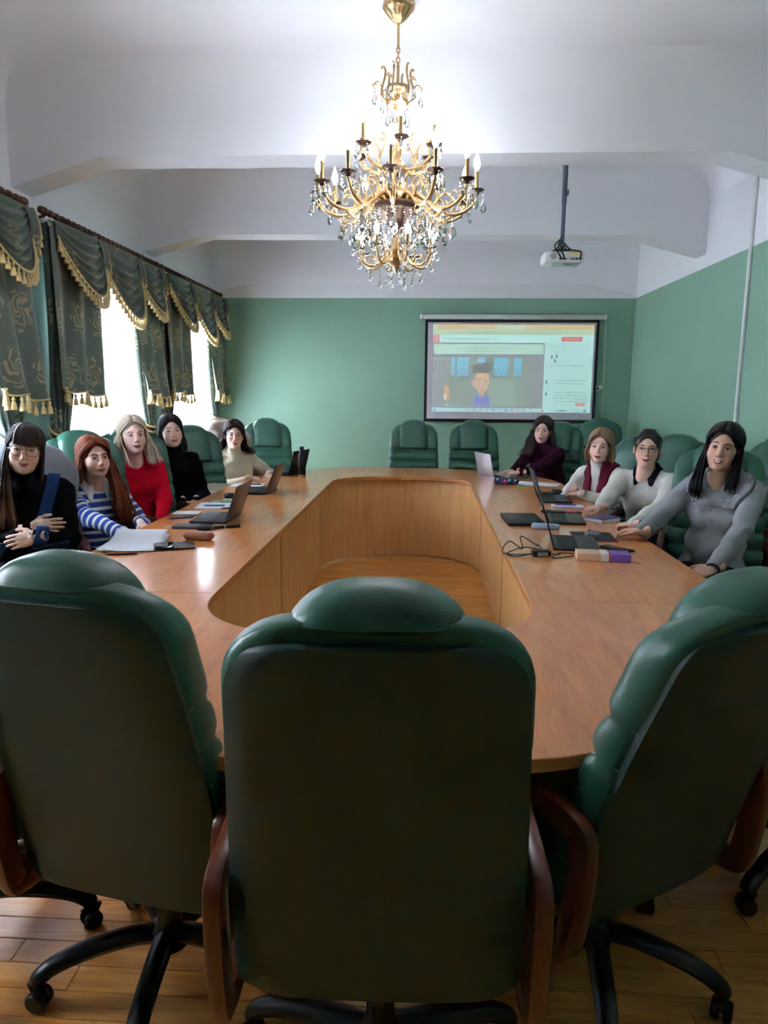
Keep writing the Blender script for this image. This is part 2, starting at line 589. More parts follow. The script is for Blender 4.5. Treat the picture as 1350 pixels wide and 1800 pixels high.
# ------------------------------------------------------------------ executive chairs
def yb(z):
    """rear surface of the backrest (local y) at height z"""
    ks = [(0.38, -0.190), (0.5, -0.212), (0.7, -0.256), (0.9, -0.308), (1.05, -0.352), (1.14, -0.378), (1.24, -0.402)]
    for (a, ya), (c, yc) in zip(ks, ks[1:]):
        if z <= c:
            t = max(0, (z-a)/(c-a)); return ya+(yc-ya)*t
    return ks[-1][1]
def halfw(z):
    """half width of the rear panel"""
    z0, z1 = 0.39, 1.142
    t = (z-z0)/(z1-z0)
    w = 0.263-0.004*t-0.036*max(0, t)**2.2
    r = 0.085
    if z > z1-r:
        t = (z-(z1-r))/r; w -= r*(1-math.sqrt(max(0, 1-t*t)))
    if z < z0+0.04:
        t = ((z0+0.04)-z)/0.04; w -= 0.04*(1-math.sqrt(max(0, 1-t*t)))
    return w
def back_panel():
    m = MB(); nz, nu = 44, 15; rings = []
    zz = [0.39+(1.142-0.39)*(0.5-0.5*math.cos(PI*j/(nz-1))) for j in range(nz)]
    T = 0.028
    for z in zz:
        w = halfw(z); ring = []
        for i in range(nu):                     # rear face
            u = -1+2*i/(nu-1); e = max(0.0, abs(u)-0.9)/0.1
            ring.append(Vector((u*w, yb(z)+0.020*u*u*u*u+0.010*e*e, z)))
        for i in range(nu):                     # front face
            u = 1-2*i/(nu-1)
            ring.append(Vector((u*w*0.985, yb(z)+T+0.022*u*u*u*u, z)))
        rings.append(ring)
    # round the rim by pulling first and last rings forward
    for j, k in ((0, .012), (1, .006), (nz-1, .012), (nz-2, .005)):
        for i in range(nu): rings[j][i].y += k
    m.loft(rings)
    return m
GROOVES = [0.53, 0.625, 0.72, 0.815, 0.91]
def cushion_w(z):
    w = 0.262-0.020*max(0, (z-.5)/.6)**2
    top = 1.176; r = 0.125
    if z > top-r:
        t = min(1, (z-(top-r))/r); w -= 0.15*(1-(1-t**2.3)**(1/2.3)) if t < 1 else 0.15
    return w
def bulge(z):
    """1 in the middle of a padded roll, 0 in a groove"""
    v = 1.0
    for gz in GROOVES:
        v = min(v, min(1, abs(z-gz)/0.04))
    return math.sin(v*PI/2)**0.7
def back_cushion():
    m = MB(); rings = []
    zs = []
    z = 0.43
    while z < 1.05: zs.append(z); z += 0.0125
    for k in range(9): zs.append(1.05+0.126*math.sin(PI/2*k/8))
    for j, z in enumerate(zs):
        bl = bulge(z)
        w = cushion_w(z)-0.007*(1-bl)
        T = 0.125
        if z > 1.05: T = 0.125-0.055*((z-1.05)/0.126)**2
        ring = []
        for k in range(40):
            a = 2*PI*k/40
            c, s = math.cos(a), math.sin(a)
            x = w*math.copysign(abs(c)**0.55, c)
            d = math.copysign(abs(s)**0.6, s)
            y = yb(z)+0.018+T*0.5+T*0.5*d
            if s > 0:
                ax = abs(x)
                gv = 1-0.55*math.exp(-((ax-0.128)/0.014)**2) if z < 1.12 else 1
                y -= 0.022*(1-bl)*min(1, s*2) + 0.02*(1-gv)*1.2
                y += 0.022*max(0, (ax-0.13)/0.12)*min(1, s*2)      # side bolsters stand proud
            ring.append(Vector((x, y, z)))
        rings.append(ring)
    m.loft(rings)
    return m
def head_pad():
    m = MB(); rings = []
    n = 26
    for j in range(n):
        t = j/(n-1)
        z = 0.925+0.297*(0.5-0.5*math.cos(PI*t))
        lo = min(1, (z-0.925)/0.025); hi = min(1, max(0, (1.222-z)/0.115))
        k = math.sqrt(max(.0, 1-(1-lo)**2))
        kt = math.sqrt(max(0, 1-(1-hi)**2.2))
        w = 0.148*max(.04, min(.90+.10*k, 1)*max(.06, kt)**0.85)
        f = max(.05, k**.8*max(.10, kt)**.75)
        ring = []
        yc = yb(z)+0.088
        back = min(1, max(0, (z-1.128)/0.04))           # behind the cushion the pad only shows above its top
        for q in range(32):
            an = 2*PI*q/32; c, s = math.cos(an), math.sin(an)
            x = w*math.copysign(abs(c)**0.55, c)
            y = yc+(0.082 if s > 0 else 0.030+0.062*back)*f*math.copysign(abs(s)**0.7, s)+(0.010 if s > 0 else 0)
            ring.append(Vector((x, y, z)))
        rings.append(ring)
    m.loft(rings)
    return m
def stitches():
    m = MB()
    for gz in GROOVES:
        for s in (-1, 1):
            pts = []
            for k in range(7):
                t = k/6
                pts.append((s*(cushion_w(gz)-0.0085+0.001*math.sin(PI*t)), yb(gz)+0.03+0.10*t, gz+0.004))
            m.tube(pts, 0.0011, 4)
    return m
def seat():
    m = MB(); rings = []
    for j in range(16):
        t = j/15; y = -0.19+0.49*t
        k = math.sin(PI*min(1, (t+0.02)*8)/2)*math.sin(PI*min(1, (1.02-t)*5)/2)
        ring = []
        for q in range(28):
            a = 2*PI*q/28; c, s = math.cos(a), math.sin(a)
            x = 0.255*k**0.3*math.copysign(abs(c)**0.5, c)
            z = 0.435+(0.062*k**0.6)*math.copysign(abs(s)**0.6, s)
            if s > 0: z -= 0.012*math.exp(-((abs(x)-0.13)/0.012)**2)
            ring.append(Vector((x, y, z)))
        rings.append(ring)
    m.loft(rings)
    return m
def armrest(s):
    m = MB(); x = s*0.284
    pts = [(x, y, z) for y, z in ((.205, .40), (.226, .50), (.228, .60), (.212, .642), (.17, .656), (.03, .662), (-.12, .658), (-.20, .652), (-.222, .630), (-.222, .55), (-.210, .45), (-.198, .395), (-.172, .372), (-.06, .366), (.08, .366), (.175, .374))]
    m.bar(smoothpath(pts, 5, True), 0.036, 0.060, up=(1, 0, 0), closed=True, r=0.3)
    return m
def chair_base_leg():
    m = MB()
    pts = [(0.02, 0, 0.135), (0.10, 0, 0.140), (0.20, 0, 0.128), (0.27, 0, 0.108), (0.305, 0, 0.085), (0.312, 0, 0.07)]
    P = smoothpath(pts, 4)
    n = len(P)
    rings = []
    for i, p in enumerate(P):
        t = i/(n-1); d = (P[min(i+1, n-1)]-P[max(i-1, 0)]).normalized()
        up = Vector((0, 1, 0)).cross(d)*-1
        if up.z < 0 and abs(d.z) < .7: up = -up
        w, hh = 0.030-0.008*t, 0.024-0.004*t
        rings.append([p+Vector((0, 1, 0))*(w*math.cos(2*PI*k/10))+up*(hh*math.sin(2*PI*k/10)) for k in range(10)])
    m.loft(rings)
    return m
def caster():
    m = MB()
    for s in (-1, 1):
        M = Mat((0, s*0.014, 0.026), rx=PI/2)
        m.lathe([(0.004, -.010), (0.022, -.010), (0.026, -.006), (0.026, .006), (0.022, .010), (0.004, .010)], 14, M)
    m.tube([(0, -.02, .026), (0, .02, .026)], 0.008, 6)
    m.tube([(0, 0, .03), (0, 0, .068)], 0.008, 6)
    m.bar([(-.022, 0, .045), (0, 0, .055), (.022, 0, .045)], 0.008, 0.036, up=(0, 1, 0))
    return m
CH = {}
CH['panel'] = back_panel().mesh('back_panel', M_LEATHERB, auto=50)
CH['cushion'] = back_cushion().mesh('back_cushion', M_LEATHER, auto=60)
CH['head'] = head_pad().mesh('head_pad', M_LEATHER, auto=60)
CH['stitch'] = stitches().mesh('stitching', M_STITCH)
CH['seat'] = seat().mesh('seat', M_LEATHER, auto=60)
CH['arm1'] = armrest(1).mesh('armrest', M_ARM, auto=40)
CH['arm-1'] = armrest(-1).mesh('armrest', M_ARM, auto=40)
CH['leg'] = chair_base_leg().mesh('base_leg', M_BLACKP, auto=40)
CH['caster'] = caster().mesh('caster', M_BLACKP, auto=40)
m = MB(); m.lathe([(0.01, .10), (.048, .10), (.05, .15), (.036, .16), (.030, .17), (.030, .25), (.02, .255), (.02, .36), (.01, .37)], 16)
CH['column'] = m.mesh('gas_column', M_BLACKP, auto=40)
m = MB(); m.rbox(.20, .26, .035, .012, Mat((0, 0, .352))); m.bar([(0, -.08, .352), (0, -.12, .36), (0, -.135, .41), (0, -.14, .44)], .02, .07, up=(1, 0, 0))
CH['mech'] = m.mesh('tilt_mechanism', M_BLACKP, auto=40)
def chair(x, y, yaw, label, group=None, base_rot=0.0, tilt=0.0, dz=0.0):
    o = empty('office_chair', (x, y, 0), math.radians(yaw), label, 'chair', group)
    for nm, key in (('back_panel', 'panel'), ('back_cushion', 'cushion'), ('head_pad', 'head'), ('stitching', 'stitch')):
        c = link_copy(CH[key], nm, o, loc=(0, 0, dz))
        if key == 'stitch': c['kind'] = 'stuff'
        if tilt:
            c.rotation_euler = (math.radians(-tilt), 0, 0)
            # pivot near the seat
            c.location = Vector((0, 0, .45+dz)) - Matrix.Rotation(math.radians(-tilt), 3, 'X') @ Vector((0, 0, .45))
    link_copy(CH['seat'], 'seat', o, loc=(0, 0, dz))
    link_copy(CH['mech'], 'tilt_mechanism', o, loc=(0, 0, dz))
    for s in ('arm1', 'arm-1'): link_copy(CH[s], 'armrest', o, loc=(0, 0, dz))
    link_copy(CH['column'], 'gas_column', o)
    for k in range(5):
        a = math.radians(base_rot-yaw+72*k)
        lg = link_copy(CH['leg'], 'base_leg', o, rot=(0, 0, a))
        link_copy(CH['caster'], 'caster', lg, loc=(0.312, 0, 0), rot=(0, 0, 0.6+k))
    return o
chair(-0.072, 1.325, 1.5, 'green leather chair nearest the camera, seen from behind in the centre', 'chairs at the near end', base_rot=20)
chair(-0.628, 1.585, -12, 'green leather chair seen from behind, left of the nearest centre chair', 'chairs at the near end', base_rot=58, dz=-.03)
chair(0.462, 1.668, 31.8, 'green leather chair seen from behind, turned left, right of the nearest centre chair', 'chairs at the near end', base_rot=48, dz=-.03, tilt=-4.5)
chair(-1.22, 1.68, -58, 'green leather chair cut off by the left edge, only its arm and base showing', 'chairs at the near end', base_rot=11)
chair(1.22, 2.10, 62, 'green leather chair cut off by the right edge, one caster leg showing', 'chairs at the near end', base_rot=72)
# ------------------------------------------------------------------ curtains on the left wall
def damask(name, base, gold, sy=0.30, sz=0.36):
    m, nt, bs = new_mat(name)
    tc = N(nt, 'ShaderNodeTexCoord')
    sp = N(nt, 'ShaderNodeSeparateXYZ'); L(nt, tc.outputs['Object'], sp.inputs[0])
    def M(op, a, b=None, c=None):
        n = N(nt, 'ShaderNodeMath', operation=op)
        for i, q in enumerate((a, b, c)):
            if q is None: continue
            if isinstance(q, (int, float)): n.inputs[i].default_value = q
            else: L(nt, q, n.inputs[i])
        return n.outputs[0]
    y = M('DIVIDE', sp.outputs[1], sy); z = M('DIVIDE', sp.outputs[2], sz)
    row = M('FLOOR', z)
    odd = M('MULTIPLY', M('MODULO', row, 2.0), 0.5)
    fy = M('SUBTRACT', M('FRACT', M('ADD', M('ADD', y, odd), 50.0)), 0.5)
    fz = M('SUBTRACT', M('FRACT', z), 0.5)
    r = M('SQRT', M('ADD', M('MULTIPLY', M('MULTIPLY', fy, fy), 1.6), M('MULTIPLY', fz, fz)))
    th = M('ARCTAN2', fz, fy)
    cv = N(nt, 'ShaderNodeCombineXYZ'); L(nt, y, cv.inputs[0]); L(nt, z, cv.inputs[1])
    nz = N(nt, 'ShaderNodeTexNoise', i_Scale=4.0, i_Detail=2.0); L(nt, cv.outputs[0], nz.inputs['Vector'])
    ph = M('ADD', M('ADD', M('MULTIPLY', r, 48.0), M('MULTIPLY', th, 5.0)), M('MULTIPLY', nz.outputs['Fac'], 22.0))
    line = M('GREATER_THAN', M('SINE', ph), 0.15)
    edge = M('ADD', 0.34, M('MULTIPLY', M('SINE', M('MULTIPLY', th, 7.0)), 0.07))
    mask = M('LESS_THAN', r, edge)
    f = M('MULTIPLY', M('MULTIPLY', line, mask), 0.75)
    mx = N(nt, 'ShaderNodeMix', data_type='RGBA')
    L(nt, f, mx.inputs['Factor'])
    mx.inputs['A'].default_value = (*srgb(base), 1); mx.inputs['B'].default_value = (*srgb(gold), 1)
    L(nt, mx.outputs['Result'], bs.inputs['Base Color'])
    bs.inputs['Roughness'].default_value = 0.48
    bs.inputs['Sheen Weight'].default_value = 0.25
    return m
M_DRAPE = damask('damask_drape', (92, 104, 94), (168, 154, 116))
M_LINING = simple('curtain_lining', (112, 96, 62), 0.6)
M_FRINGE = simple('gold_fringe', (204, 178, 122), 0.6, var=0.15, vscale=60)
M_ROD = wood('rod_wood', (54, 30, 20), (84, 48, 32), (110, 68, 46), rough=0.35, scale=(8, 2, 8))
M_SHEER, nt_, b_ = new_mat('sheer_voile')
for n_ in list(nt_.nodes):
    if n_.type != 'OUTPUT_MATERIAL': nt_.nodes.remove(n_)
out_ = [n for n in nt_.nodes][0]
tr_ = N(nt_, 'ShaderNodeBsdfTranslucent'); tr_.inputs[0].default_value = (0.86, 0.88, 0.94, 1)
df_ = N(nt_, 'ShaderNodeBsdfDiffuse'); df_.inputs[0].default_value = (0.9, 0.9, 0.94, 1)
tp_ = N(nt_, 'ShaderNodeBsdfTransparent'); tp_.inputs[0].default_value = (0.95, 0.96, 1, 1)
m1_ = N(nt_, 'ShaderNodeMixShader'); m1_.inputs[0].default_value = 0.25
m2_ = N(nt_, 'ShaderNodeMixShader'); m2_.inputs[0].default_value = 0.22
L(nt_, tr_.outputs[0], m1_.inputs[1]); L(nt_, df_.outputs[0], m1_.inputs[2])
L(nt_, m1_.outputs[0], m2_.inputs[1]); L(nt_, tp_.outputs[0], m2_.inputs[2])
L(nt_, m2_.outputs[0], out_.inputs[0])

Y0C, CXP = 4.825, XL+0.15             # rod start of the middle curtain, plane of the rods
# ---- rod
tassel = MB()
tassel.lathe([(0.002, 0.0), (0.006, -.006), (0.011, -.014), (0.010, -.024), (0.006, -.030), (0.012, -.038), (0.017, -.062), (0.019, -.085), (0.004, -.083)], 7)
TASSEL = tassel.mesh('tassel', M_FRINGE, auto=80)
ringm = MB(); ringm.lathe([(0.012, -.02), (.020, -.018), (.024, -.008), (.019, 0), (.024, .008), (.020, .018), (.012, .02)], 10, Mat(rx=PI/2))
RODRING = ringm.mesh('rod_ring', M_ROD, auto=60)
def make_rod():
    o = empty('curtain_rod', (CXP, Y0C, 2.655), label='-', cat='curtain rod', group='curtain rods over the windows')
    m = MB(); m.tube([(0, 0, 0), (0, 1.94, 0)], 0.013, 10); m.build('rod_pole', M_ROD, o)
    for y in (-0.03, 1.97):
        m = MB(); m.lathe([(0.005, -.035), (.022, -.028), (.028, -.012), (.024, .008), (.016, .02), (.024, .03), (.018, .04), (.006, .045)], 12, Mat((0, y, 0), rx=PI/2))
        m.build('finial', M_ROD, o)
    for k in range(24):
        link_copy(RODRING, 'rod_ring', o, (0, 0.06+k*0.0795, 0))
    for y in (0.03, 1.90):
        m = MB()
        m.tube([(-0.15, y, -0.03), (-.08, y, -.03), (-.03, y, -.02), (0, y, 0)], 0.010, 8)
        m.lathe([(.005, -.15), (.038, -.149), (.034, -.138), (.02, -.128), (.012, -.12)], 12, Mat((0, y, -.03), ry=PI/2))
        m.build('rod_bracket', M_ROD, o)
    return o
# ---- drapery: local coords, x from the wall side, y along the rod from its start, z absolute
def drape_grid(fn, nu, nv, name, parent, mat=None):
    m = MB(); m.grid(lambda u, v: Vector(fn(u, v)), nu, nv)
    return m.build(name, mat or M_DRAPE, parent, auto=80)
def lerp(a, c, t): return a+(c-a)*t
def fringe_along(pts, parent, step=0.048, sc=1.0):
    """gimp cord along a 3-D path with hanging tassels"""
    m = MB(); m.tube(pts, 0.010, 6, flat=0.6); g = m.build('gimp_braid', M_FRINGE, parent)
    acc = step*0.5; tot = 0
    for a, c in zip(pts, pts[1:]):
        a, c = Vector(a), Vector(c); d = (c-a).length
        while acc <= tot+d:
            p = a+(c-a)*((acc-tot)/max(d, 1e-6))
            link_copy(TASSEL, 'tassel', parent, (p.x, p.y, p.z-0.006), (0, 0, acc*40), (sc, sc, sc*random.uniform(.92, 1.08)))
            acc += step
        tot += d
def make_drapery():
    o = empty('curtain', (CXP, Y0C, 0), label='-', cat='curtain', group='tasselled drapes at the windows')
    # tied-back long panels
    def tied(y_top0, y_top1, y_tie, w_tie, name):
        def fn(u, v):
            z = lerp(2.60, 0.06, v); zt = 1.20
            if z > zt:
                t = (2.60-z)/(2.60-zt); e = t**1.8
                y = lerp(lerp(y_top0, y_top1, u), y_tie+(u-.5)*w_tie, e)
                amp = lerp(0.030, 0.034, e)
            else:
                t = (zt-z)/(zt-.06); e = 1-(1-t)**2
                y = y_tie+(u-.5)*lerp(w_tie, 0.36, e); amp = lerp(.034, .03, e)
            return (-0.05+amp*math.sin(u*2*PI*7+0.5)+0.01*math.sin(u*23+z*3), y, z)
        drape_grid(fn, 64, 40, name, o)
        m = MB()
        for k in range(2):
            pts = [(-0.05+0.055*math.cos(a), y_tie+(w_tie/2+.02)*math.sin(a), 1.20-0.05*k-0.04*math.cos(a)) for a in [2*PI*i/20 for i in range(20)]]
            m.tube(pts, 0.009, 6, closed=True)
        m.build('tie_back_rope', M_FRINGE, o)
    tied(0.03, 0.50, 0.10, 0.17, 'tied_panel')
    tied(1.42, 1.93, 1.72, 0.17, 'tied_panel')
    # shorter over-panels with a tasselled hem
    def over(t0, t1, b0, b1, zh0, zh1, name):
        def fn(u, v):
            y = lerp(lerp(t0, t1, u), lerp(b0, b1, u), v)
            z = lerp(2.60, lerp(zh0, zh1, u)+0.012*math.sin(u*2*PI*2.5), v)
            return (0.005+0.05*v+(0.012+0.022*v)*math.sin(u*2*PI*2.5+.4+0.6*v), y, z)
        drape_grid(fn, 40, 26, name, o)
        fringe_along([tuple(Vector(fn(u/30, 1.0))+Vector((0.004, 0, 0.004))) for u in range(31)], o)
    over(0.02, 0.78, -0.08, 0.66, 1.50, 1.44, 'over_panel')
    over(1.12, 1.93, 1.44, 2.04, 1.49, 1.41, 'over_panel')
    # swags
    def swag(y0, y1, D, name, k):
        nf = 6
        def fn(u, v):
            sh = (1-abs(2*u-1)**2.0)
            z = 2.615-0.02*sh-v*(0.10+0.0*u)-v**0.9*(D-.10)*sh**0.75
            y = lerp(y0, y1, u) + (0.0)
            fold = math.cos(2*PI*nf*v)*(0.5+0.5*v)
            x = 0.035+k*0.012+0.105*sh**0.8*(0.35+0.65*v)+0.034*fold*(0.25+0.75*sh)
            z += 0.006*fold*sh
            return (x, y, z)
        drape_grid(fn, 36, 60, name, o)
        fringe_along([tuple(Vector(fn(u/36, 1.0))+Vector((0.006, 0, 0))) for u in range(37)], o, step=0.042, sc=0.92)
    swag(0.05, 0.72, 0.44, 'swag', 0)
    swag(1.36, 1.93, 0.42, 'swag', 0)
    swag(0.66, 1.42, 0.53, 'swag', 1)
    # jabot tails with fringe between the swags
    for y0, ln in ((0.69, 0.34), (1.39, 0.32), (1.92, 0.28)):
        def fn(u, v, y0=y0, ln=ln):
            return (0.055+0.035*math.sin(PI*v)+0.02*math.sin(u*2*PI*1.5), y0+(u-.5)*(0.10-0.02*v), 2.61-v*ln*(0.75+.25*u))
        drape_grid(fn, 14, 8, 'jabot', o)
        fringe_along([tuple(Vector(fn(1.0, v/10))+Vector((0.012, 0, 0))) for v in range(11)], o, step=0.05, sc=0.7)
    # gathered heading
    def fn(u, v): return (0.012*math.sin(u*2*PI*30)+0.012, 0.0+1.94*u, 2.565+0.05*v)
    drape_grid(fn, 180, 3, 'heading_tape', o)
    return o
def make_sheer():
    o = empty('sheer_curtain', (XL+0.05, Y0C, 0), label='-', cat='sheer curtain', group='white sheers at the windows')
    def fn(u, v): return (0.03*math.sin(u*2*PI*15+0.4*math.sin(u*9))+0.008*math.sin(u*57), 0.16+1.62*u, lerp(2.60, 0.06, v))
    drape_grid(fn, 220, 12, 'voile', o, M_SHEER)
    m = MB(); m.box(-.02, .02, 0.12, 1.82, 2.60, 2.625); m.build('curtain_track', M_WHITE, o, smooth=False)
    return o
rod, drap, sheer = make_rod(), make_drapery(), make_sheer()
for k, (dy, wh) in enumerate(((0, 'middle window, behind the blonde woman'), (-2.234, 'window cut off by the left edge'), (2.125, 'farthest window, next to the far wall'))):
    for src, lab in ((rod, 'turned dark wooden curtain rod over the '), (drap, 'dark green damask drapes with gold tassels at the '), (sheer, 'white sheer voile curtain in the ')):
        c = src if k == 0 else copy_tree(src)
        if k: c.location.y += dy
        c['label'] = lab+wh
# ------------------------------------------------------------------ chandelier
M_GOLD = simple('antique_gold', (206, 174, 126), 0.34, metal=1.0, var=0.2, vscale=40)
M_BRONZE = simple('dark_bronze', (92, 74, 62), 0.4, metal=0.9)
M_SLEEVE = simple('candle_sleeve_brass', (172, 146, 98), 0.32, metal=0.8)
M_CRYSTAL, nt_, b_ = new_mat('crystal')
b_.inputs['Base Color'].default_value = (0.97, 0.98, 1, 1); b_.inputs['Roughness'].default_value = 0.02
b_.inputs['Transmission Weight'].default_value = 1.0; b_.inputs['IOR'].default_value = 1.5
M_BULB = emis('lit_bulb', (240, 244, 255), BULB)
M_BULBBASE = simple('bulb_base_white', (230, 230, 232), 0.4)
CC = (-0.165, 4.0)
chand = empty('chandelier', (CC[0], CC[1], ZC), label='large gilded crystal chandelier with lit candle bulbs hanging over the table', cat='chandelier')
ZO = -ZC
def cpart(mb, name, mat, parent=chand, auto=50, **kw):
    o = mb.build(name, mat, parent, auto=auto, **kw)
    o.location.z = ZO if parent is chand else 0
    return o
m = MB(); m.lathe([(0.02, 3.449), (.078, 3.448), (.080, 3.43), (.070, 3.42), (.058, 3.405), (.046, 3.39), (.034, 3.376), (.02, 3.366), (.012, 3.360)], 32, flute=(16, .05))
cpart(m, 'ceiling_canopy', M_GOLD)
m = MB(); m.tube([(0, 0, 3.37), (0, 0, 3.24)], .007, 8); cpart(m, 'hanging_rod', M_GOLD)
m = MB(); m.tube([(0, 0, 3.165), (0, 0, 2.30)], .008, 8); cpart(m, 'centre_stem', M_GOLD)
for k in range(4):
    z = 3.235-k*0.024; a = k % 2*PI/2
    m = MB(); m.tube([(0.009*math.cos(t)*math.cos(a), .009*math.cos(t)*math.sin(a), z+.017*math.sin(t)) for t in [2*PI*i/12 for i in range(12)]], .0032, 6, closed=True)
    cpart(m, 'chain_link', M_GOLD)
m = MB(); m.lathe([(.01, 3.065), (.056, 3.062), (.058, 3.052), (.045, 3.035), (.022, 3.02), (.018, 3.0), (.056, 2.995), (.060, 2.985), (.05, 2.962), (.028, 2.945), (.014, 2.93), (.012, 2.90), (.024, 2.88), (.012, 2.85)], 24, flute=(12, .04))
cpart(m, 'crown_bowl', M_GOLD)
drop = MB(); drop.lathe([(.001, 0), (.006, -.006), (.012, -.024), (.0145, -.036), (.010, -.048), (.001, -.056)], 6)
DROP = drop.mesh('crystal_drop', M_CRYSTAL, smooth=False)
bead = MB(); bead.lathe([(.001, .007), (.007, 0), (.001, -.007)], 6); BEAD = bead.mesh('crystal_bead', M_CRYSTAL, smooth=False)
ball = MB(); ball.ell((0, 0, 0), (.0125, .0125, .0125), 10, 6); BALL = ball.mesh('crystal_ball', M_CRYSTAL)
wire = MB(); wire.tube([(0, 0, 0), (0, 0, -.014)], .0008, 4); WIRE = wire.mesh('wire', M_CHROME)
def strand(parent, x, y, z, n, end='drop', sc=1.0, rz=0.0):
    """a string of beads with a drop or ball at its end"""
    for k in range(n):
        link_copy(BEAD, 'crystal_bead', parent, (x, y, z-.007-.0145*k), (0, 0, rz+k), (.8, .8, .8))
    link_copy(DROP if end == 'drop' else BALL, 'crystal_drop' if end == 'drop' else 'crystal_ball', parent, (x, y, z-.0145*n-(0 if end == 'drop' else .012)), (0, 0, rz), (sc, sc*.75 if end == 'drop' else sc, sc))
for k in range(6):
    a = 2*PI*k/6+.25
    m = MB()
    m.tube(smoothpath([(.045, 0, 2.985), (.075, 0, 3.0), (.085, 0, 3.04), (.072, 0, 3.09), (.066, 0, 3.13), (.076, 0, 3.15), (.086, 0, 3.14)], 5), [.0055]*31, 6)
    m.tube(smoothpath([(.084, 0, 3.05), (.098, 0, 3.075), (.115, 0, 3.075), (.122, 0, 3.06)], 4), .0035, 6)
    for j in range(5):
        b = 2*PI*j/5
        m.tube([(.122, 0, 3.06), (.122+.008*math.cos(b), .008*math.sin(b), 3.062), (.122+.014*math.cos(b), .014*math.sin(b), 3.052)], [.004, .004, .001], 5)
    c = cpart(m, 'crown_scroll', M_GOLD); c.rotation_euler.z = a
    strand(c, .122, 0, 3.05, 2, rz=k); strand(c, .052, 0, 2.965, 3, rz=k)
# central body
m = MB(); m.lathe([(.012, 2.72), (.03, 2.70), (.05, 2.675), (.055, 2.65), (.03, 2.63), (.022, 2.60), (.04, 2.57), (.075, 2.55), (.085, 2.53), (.078, 2.49)], 24, flute=(12, .05))
cpart(m, 'gilded_urn', M_GOLD)
m = MB(); m.lathe([(.05, 2.50), (.118, 2.485), (.122, 2.465), (.108, 2.44), (.085, 2.425), (.08, 2.40), (.05, 2.375), (.02, 2.36), (.012, 2.33)], 28)
cpart(m, 'centre_bowl', M_BRONZE)
m = MB(); m.lathe([(.008, 2.32), (.018, 2.30), (.02, 2.27), (.035, 2.25), (.018, 2.23), (.05, 2.205), (.045, 2.185), (.02, 2.17), (.012, 2.15), (.004, 2.13)], 20, flute=(10, .06))
cpart(m, 'lower_finial', M_GOLD)
flame = MB(); flame.lathe([(.010, 0), (.0155, .012), (.0175, .026), (.0150, .045), (.009, .062), (.004, .076), (.001, .088)], 12)
BULBM = flame.mesh('candle_bulb', M_BULB)
bb_ = MB(); bb_.lathe([(.010, -.012), (.0115, -.010), (.0115, .006), (.006, .008)], 12); BULBB = bb_.mesh('bulb_base', M_BULBBASE)
sl = MB(); sl.lathe([(.0105, 0), (.0115, .004), (.0105, .01), (.0105, .092), (.012, .095), (.008, .096)], 12); SLV = sl.mesh('candle_sleeve', M_SLEEVE)
def bobeche(r): 
    q = MB(); q.lathe([(.008, -.022), (.014, -.016), (.012, -.008), (r*.6, -.004), (r, .004), (r*.96, .007), (r*.5, .0), (.006, .0)], 24, flute=(8, .08)); return q
BOB = bobeche(.042).mesh('bobeche', M_BRONZE, auto=60)
M_CUP = M_CRYSTAL
BOBS = bobeche(.034).mesh('bobeche', M_CRYSTAL, auto=60)
def curl(m, pts, r=.006, n=5):
    P = smoothpath(pts, n); k = len(P)
    m.tube(P, [r*(1-.55*i/(k-1)) for i in range(k)], 6)
def arm_mesh_big():
    m = MB()
    P = smoothpath([(.07, 0, 2.50), (.12, 0, 2.52), (.18, 0, 2.485), (.25, 0, 2.435), (.32, 0, 2.43), (.385, 0, 2.46), (.415, 0, 2.505), (.42, 0, 2.53)], 5)
    m.tube(P, [.011 if i < 20 else .009 for i in range(len(P))], 8)
    curl(m, [(.20, 0, 2.47), (.23, 0, 2.52), (.27, 0, 2.535), (.295, 0, 2.505), (.275, 0, 2.485), (.262, 0, 2.50)], .0075)
    curl(m, [(.30, 0, 2.43), (.27, 0, 2.405), (.23, 0, 2.40), (.21, 0, 2.42), (.225, 0, 2.435)], .0075)
    curl(m, [(.36, 0, 2.445), (.335, 0, 2.48), (.35, 0, 2.505), (.368, 0, 2.49)], .006)
    curl(m, [(.12, 0, 2.52), (.10, 0, 2.57), (.13, 0, 2.61), (.165, 0, 2.60), (.16, 0, 2.575)], .0075)
    return m
ARM_B = arm_mesh_big().mesh('chandelier_arm', M_GOLD, auto=70)
def arm_mesh_up():
    m = MB()
    P = smoothpath([(.04, 0, 2.66), (.07, 0, 2.65), (.12, 0, 2.655), (.17, 0, 2.68), (.20, 0, 2.715), (.21, 0, 2.735)], 5)
    m.tube(P, .009, 8)
    curl(m, [(.10, 0, 2.65), (.115, 0, 2.70), (.09, 0, 2.76), (.075, 0, 2.80), (.095, 0, 2.825), (.112, 0, 2.81)], .0075)
    curl(m, [(.10, 0, 2.72), (.13, 0, 2.755), (.145, 0, 2.79), (.13, 0, 2.80)], .0055)
    curl(m, [(.15, 0, 2.665), (.17, 0, 2.63), (.21, 0, 2.625), (.225, 0, 2.65), (.205, 0, 2.655)], .0065)
    return m
ARM_U = arm_mesh_up().mesh('chandelier_arm', M_GOLD, auto=70)
def arm_mesh_low():
    m = MB()
    P = smoothpath([(.03, 0, 2.205), (.06, 0, 2.215), (.10, 0, 2.175), (.15, 0, 2.165), (.19, 0, 2.19), (.205, 0, 2.235)], 5)
    m.tube(P, .0068, 8)
    curl(m, [(.10, 0, 2.175), (.12, 0, 2.21), (.15, 0, 2.215), (.158, 0, 2.195), (.145, 0, 2.19)], .005)
    curl(m, [(.05, 0, 2.21), (.045, 0, 2.25), (.07, 0, 2.28), (.09, 0, 2.265)], .005)
    return m
ARM_L = arm_mesh_low().mesh('chandelier_arm', M_GOLD, auto=70)
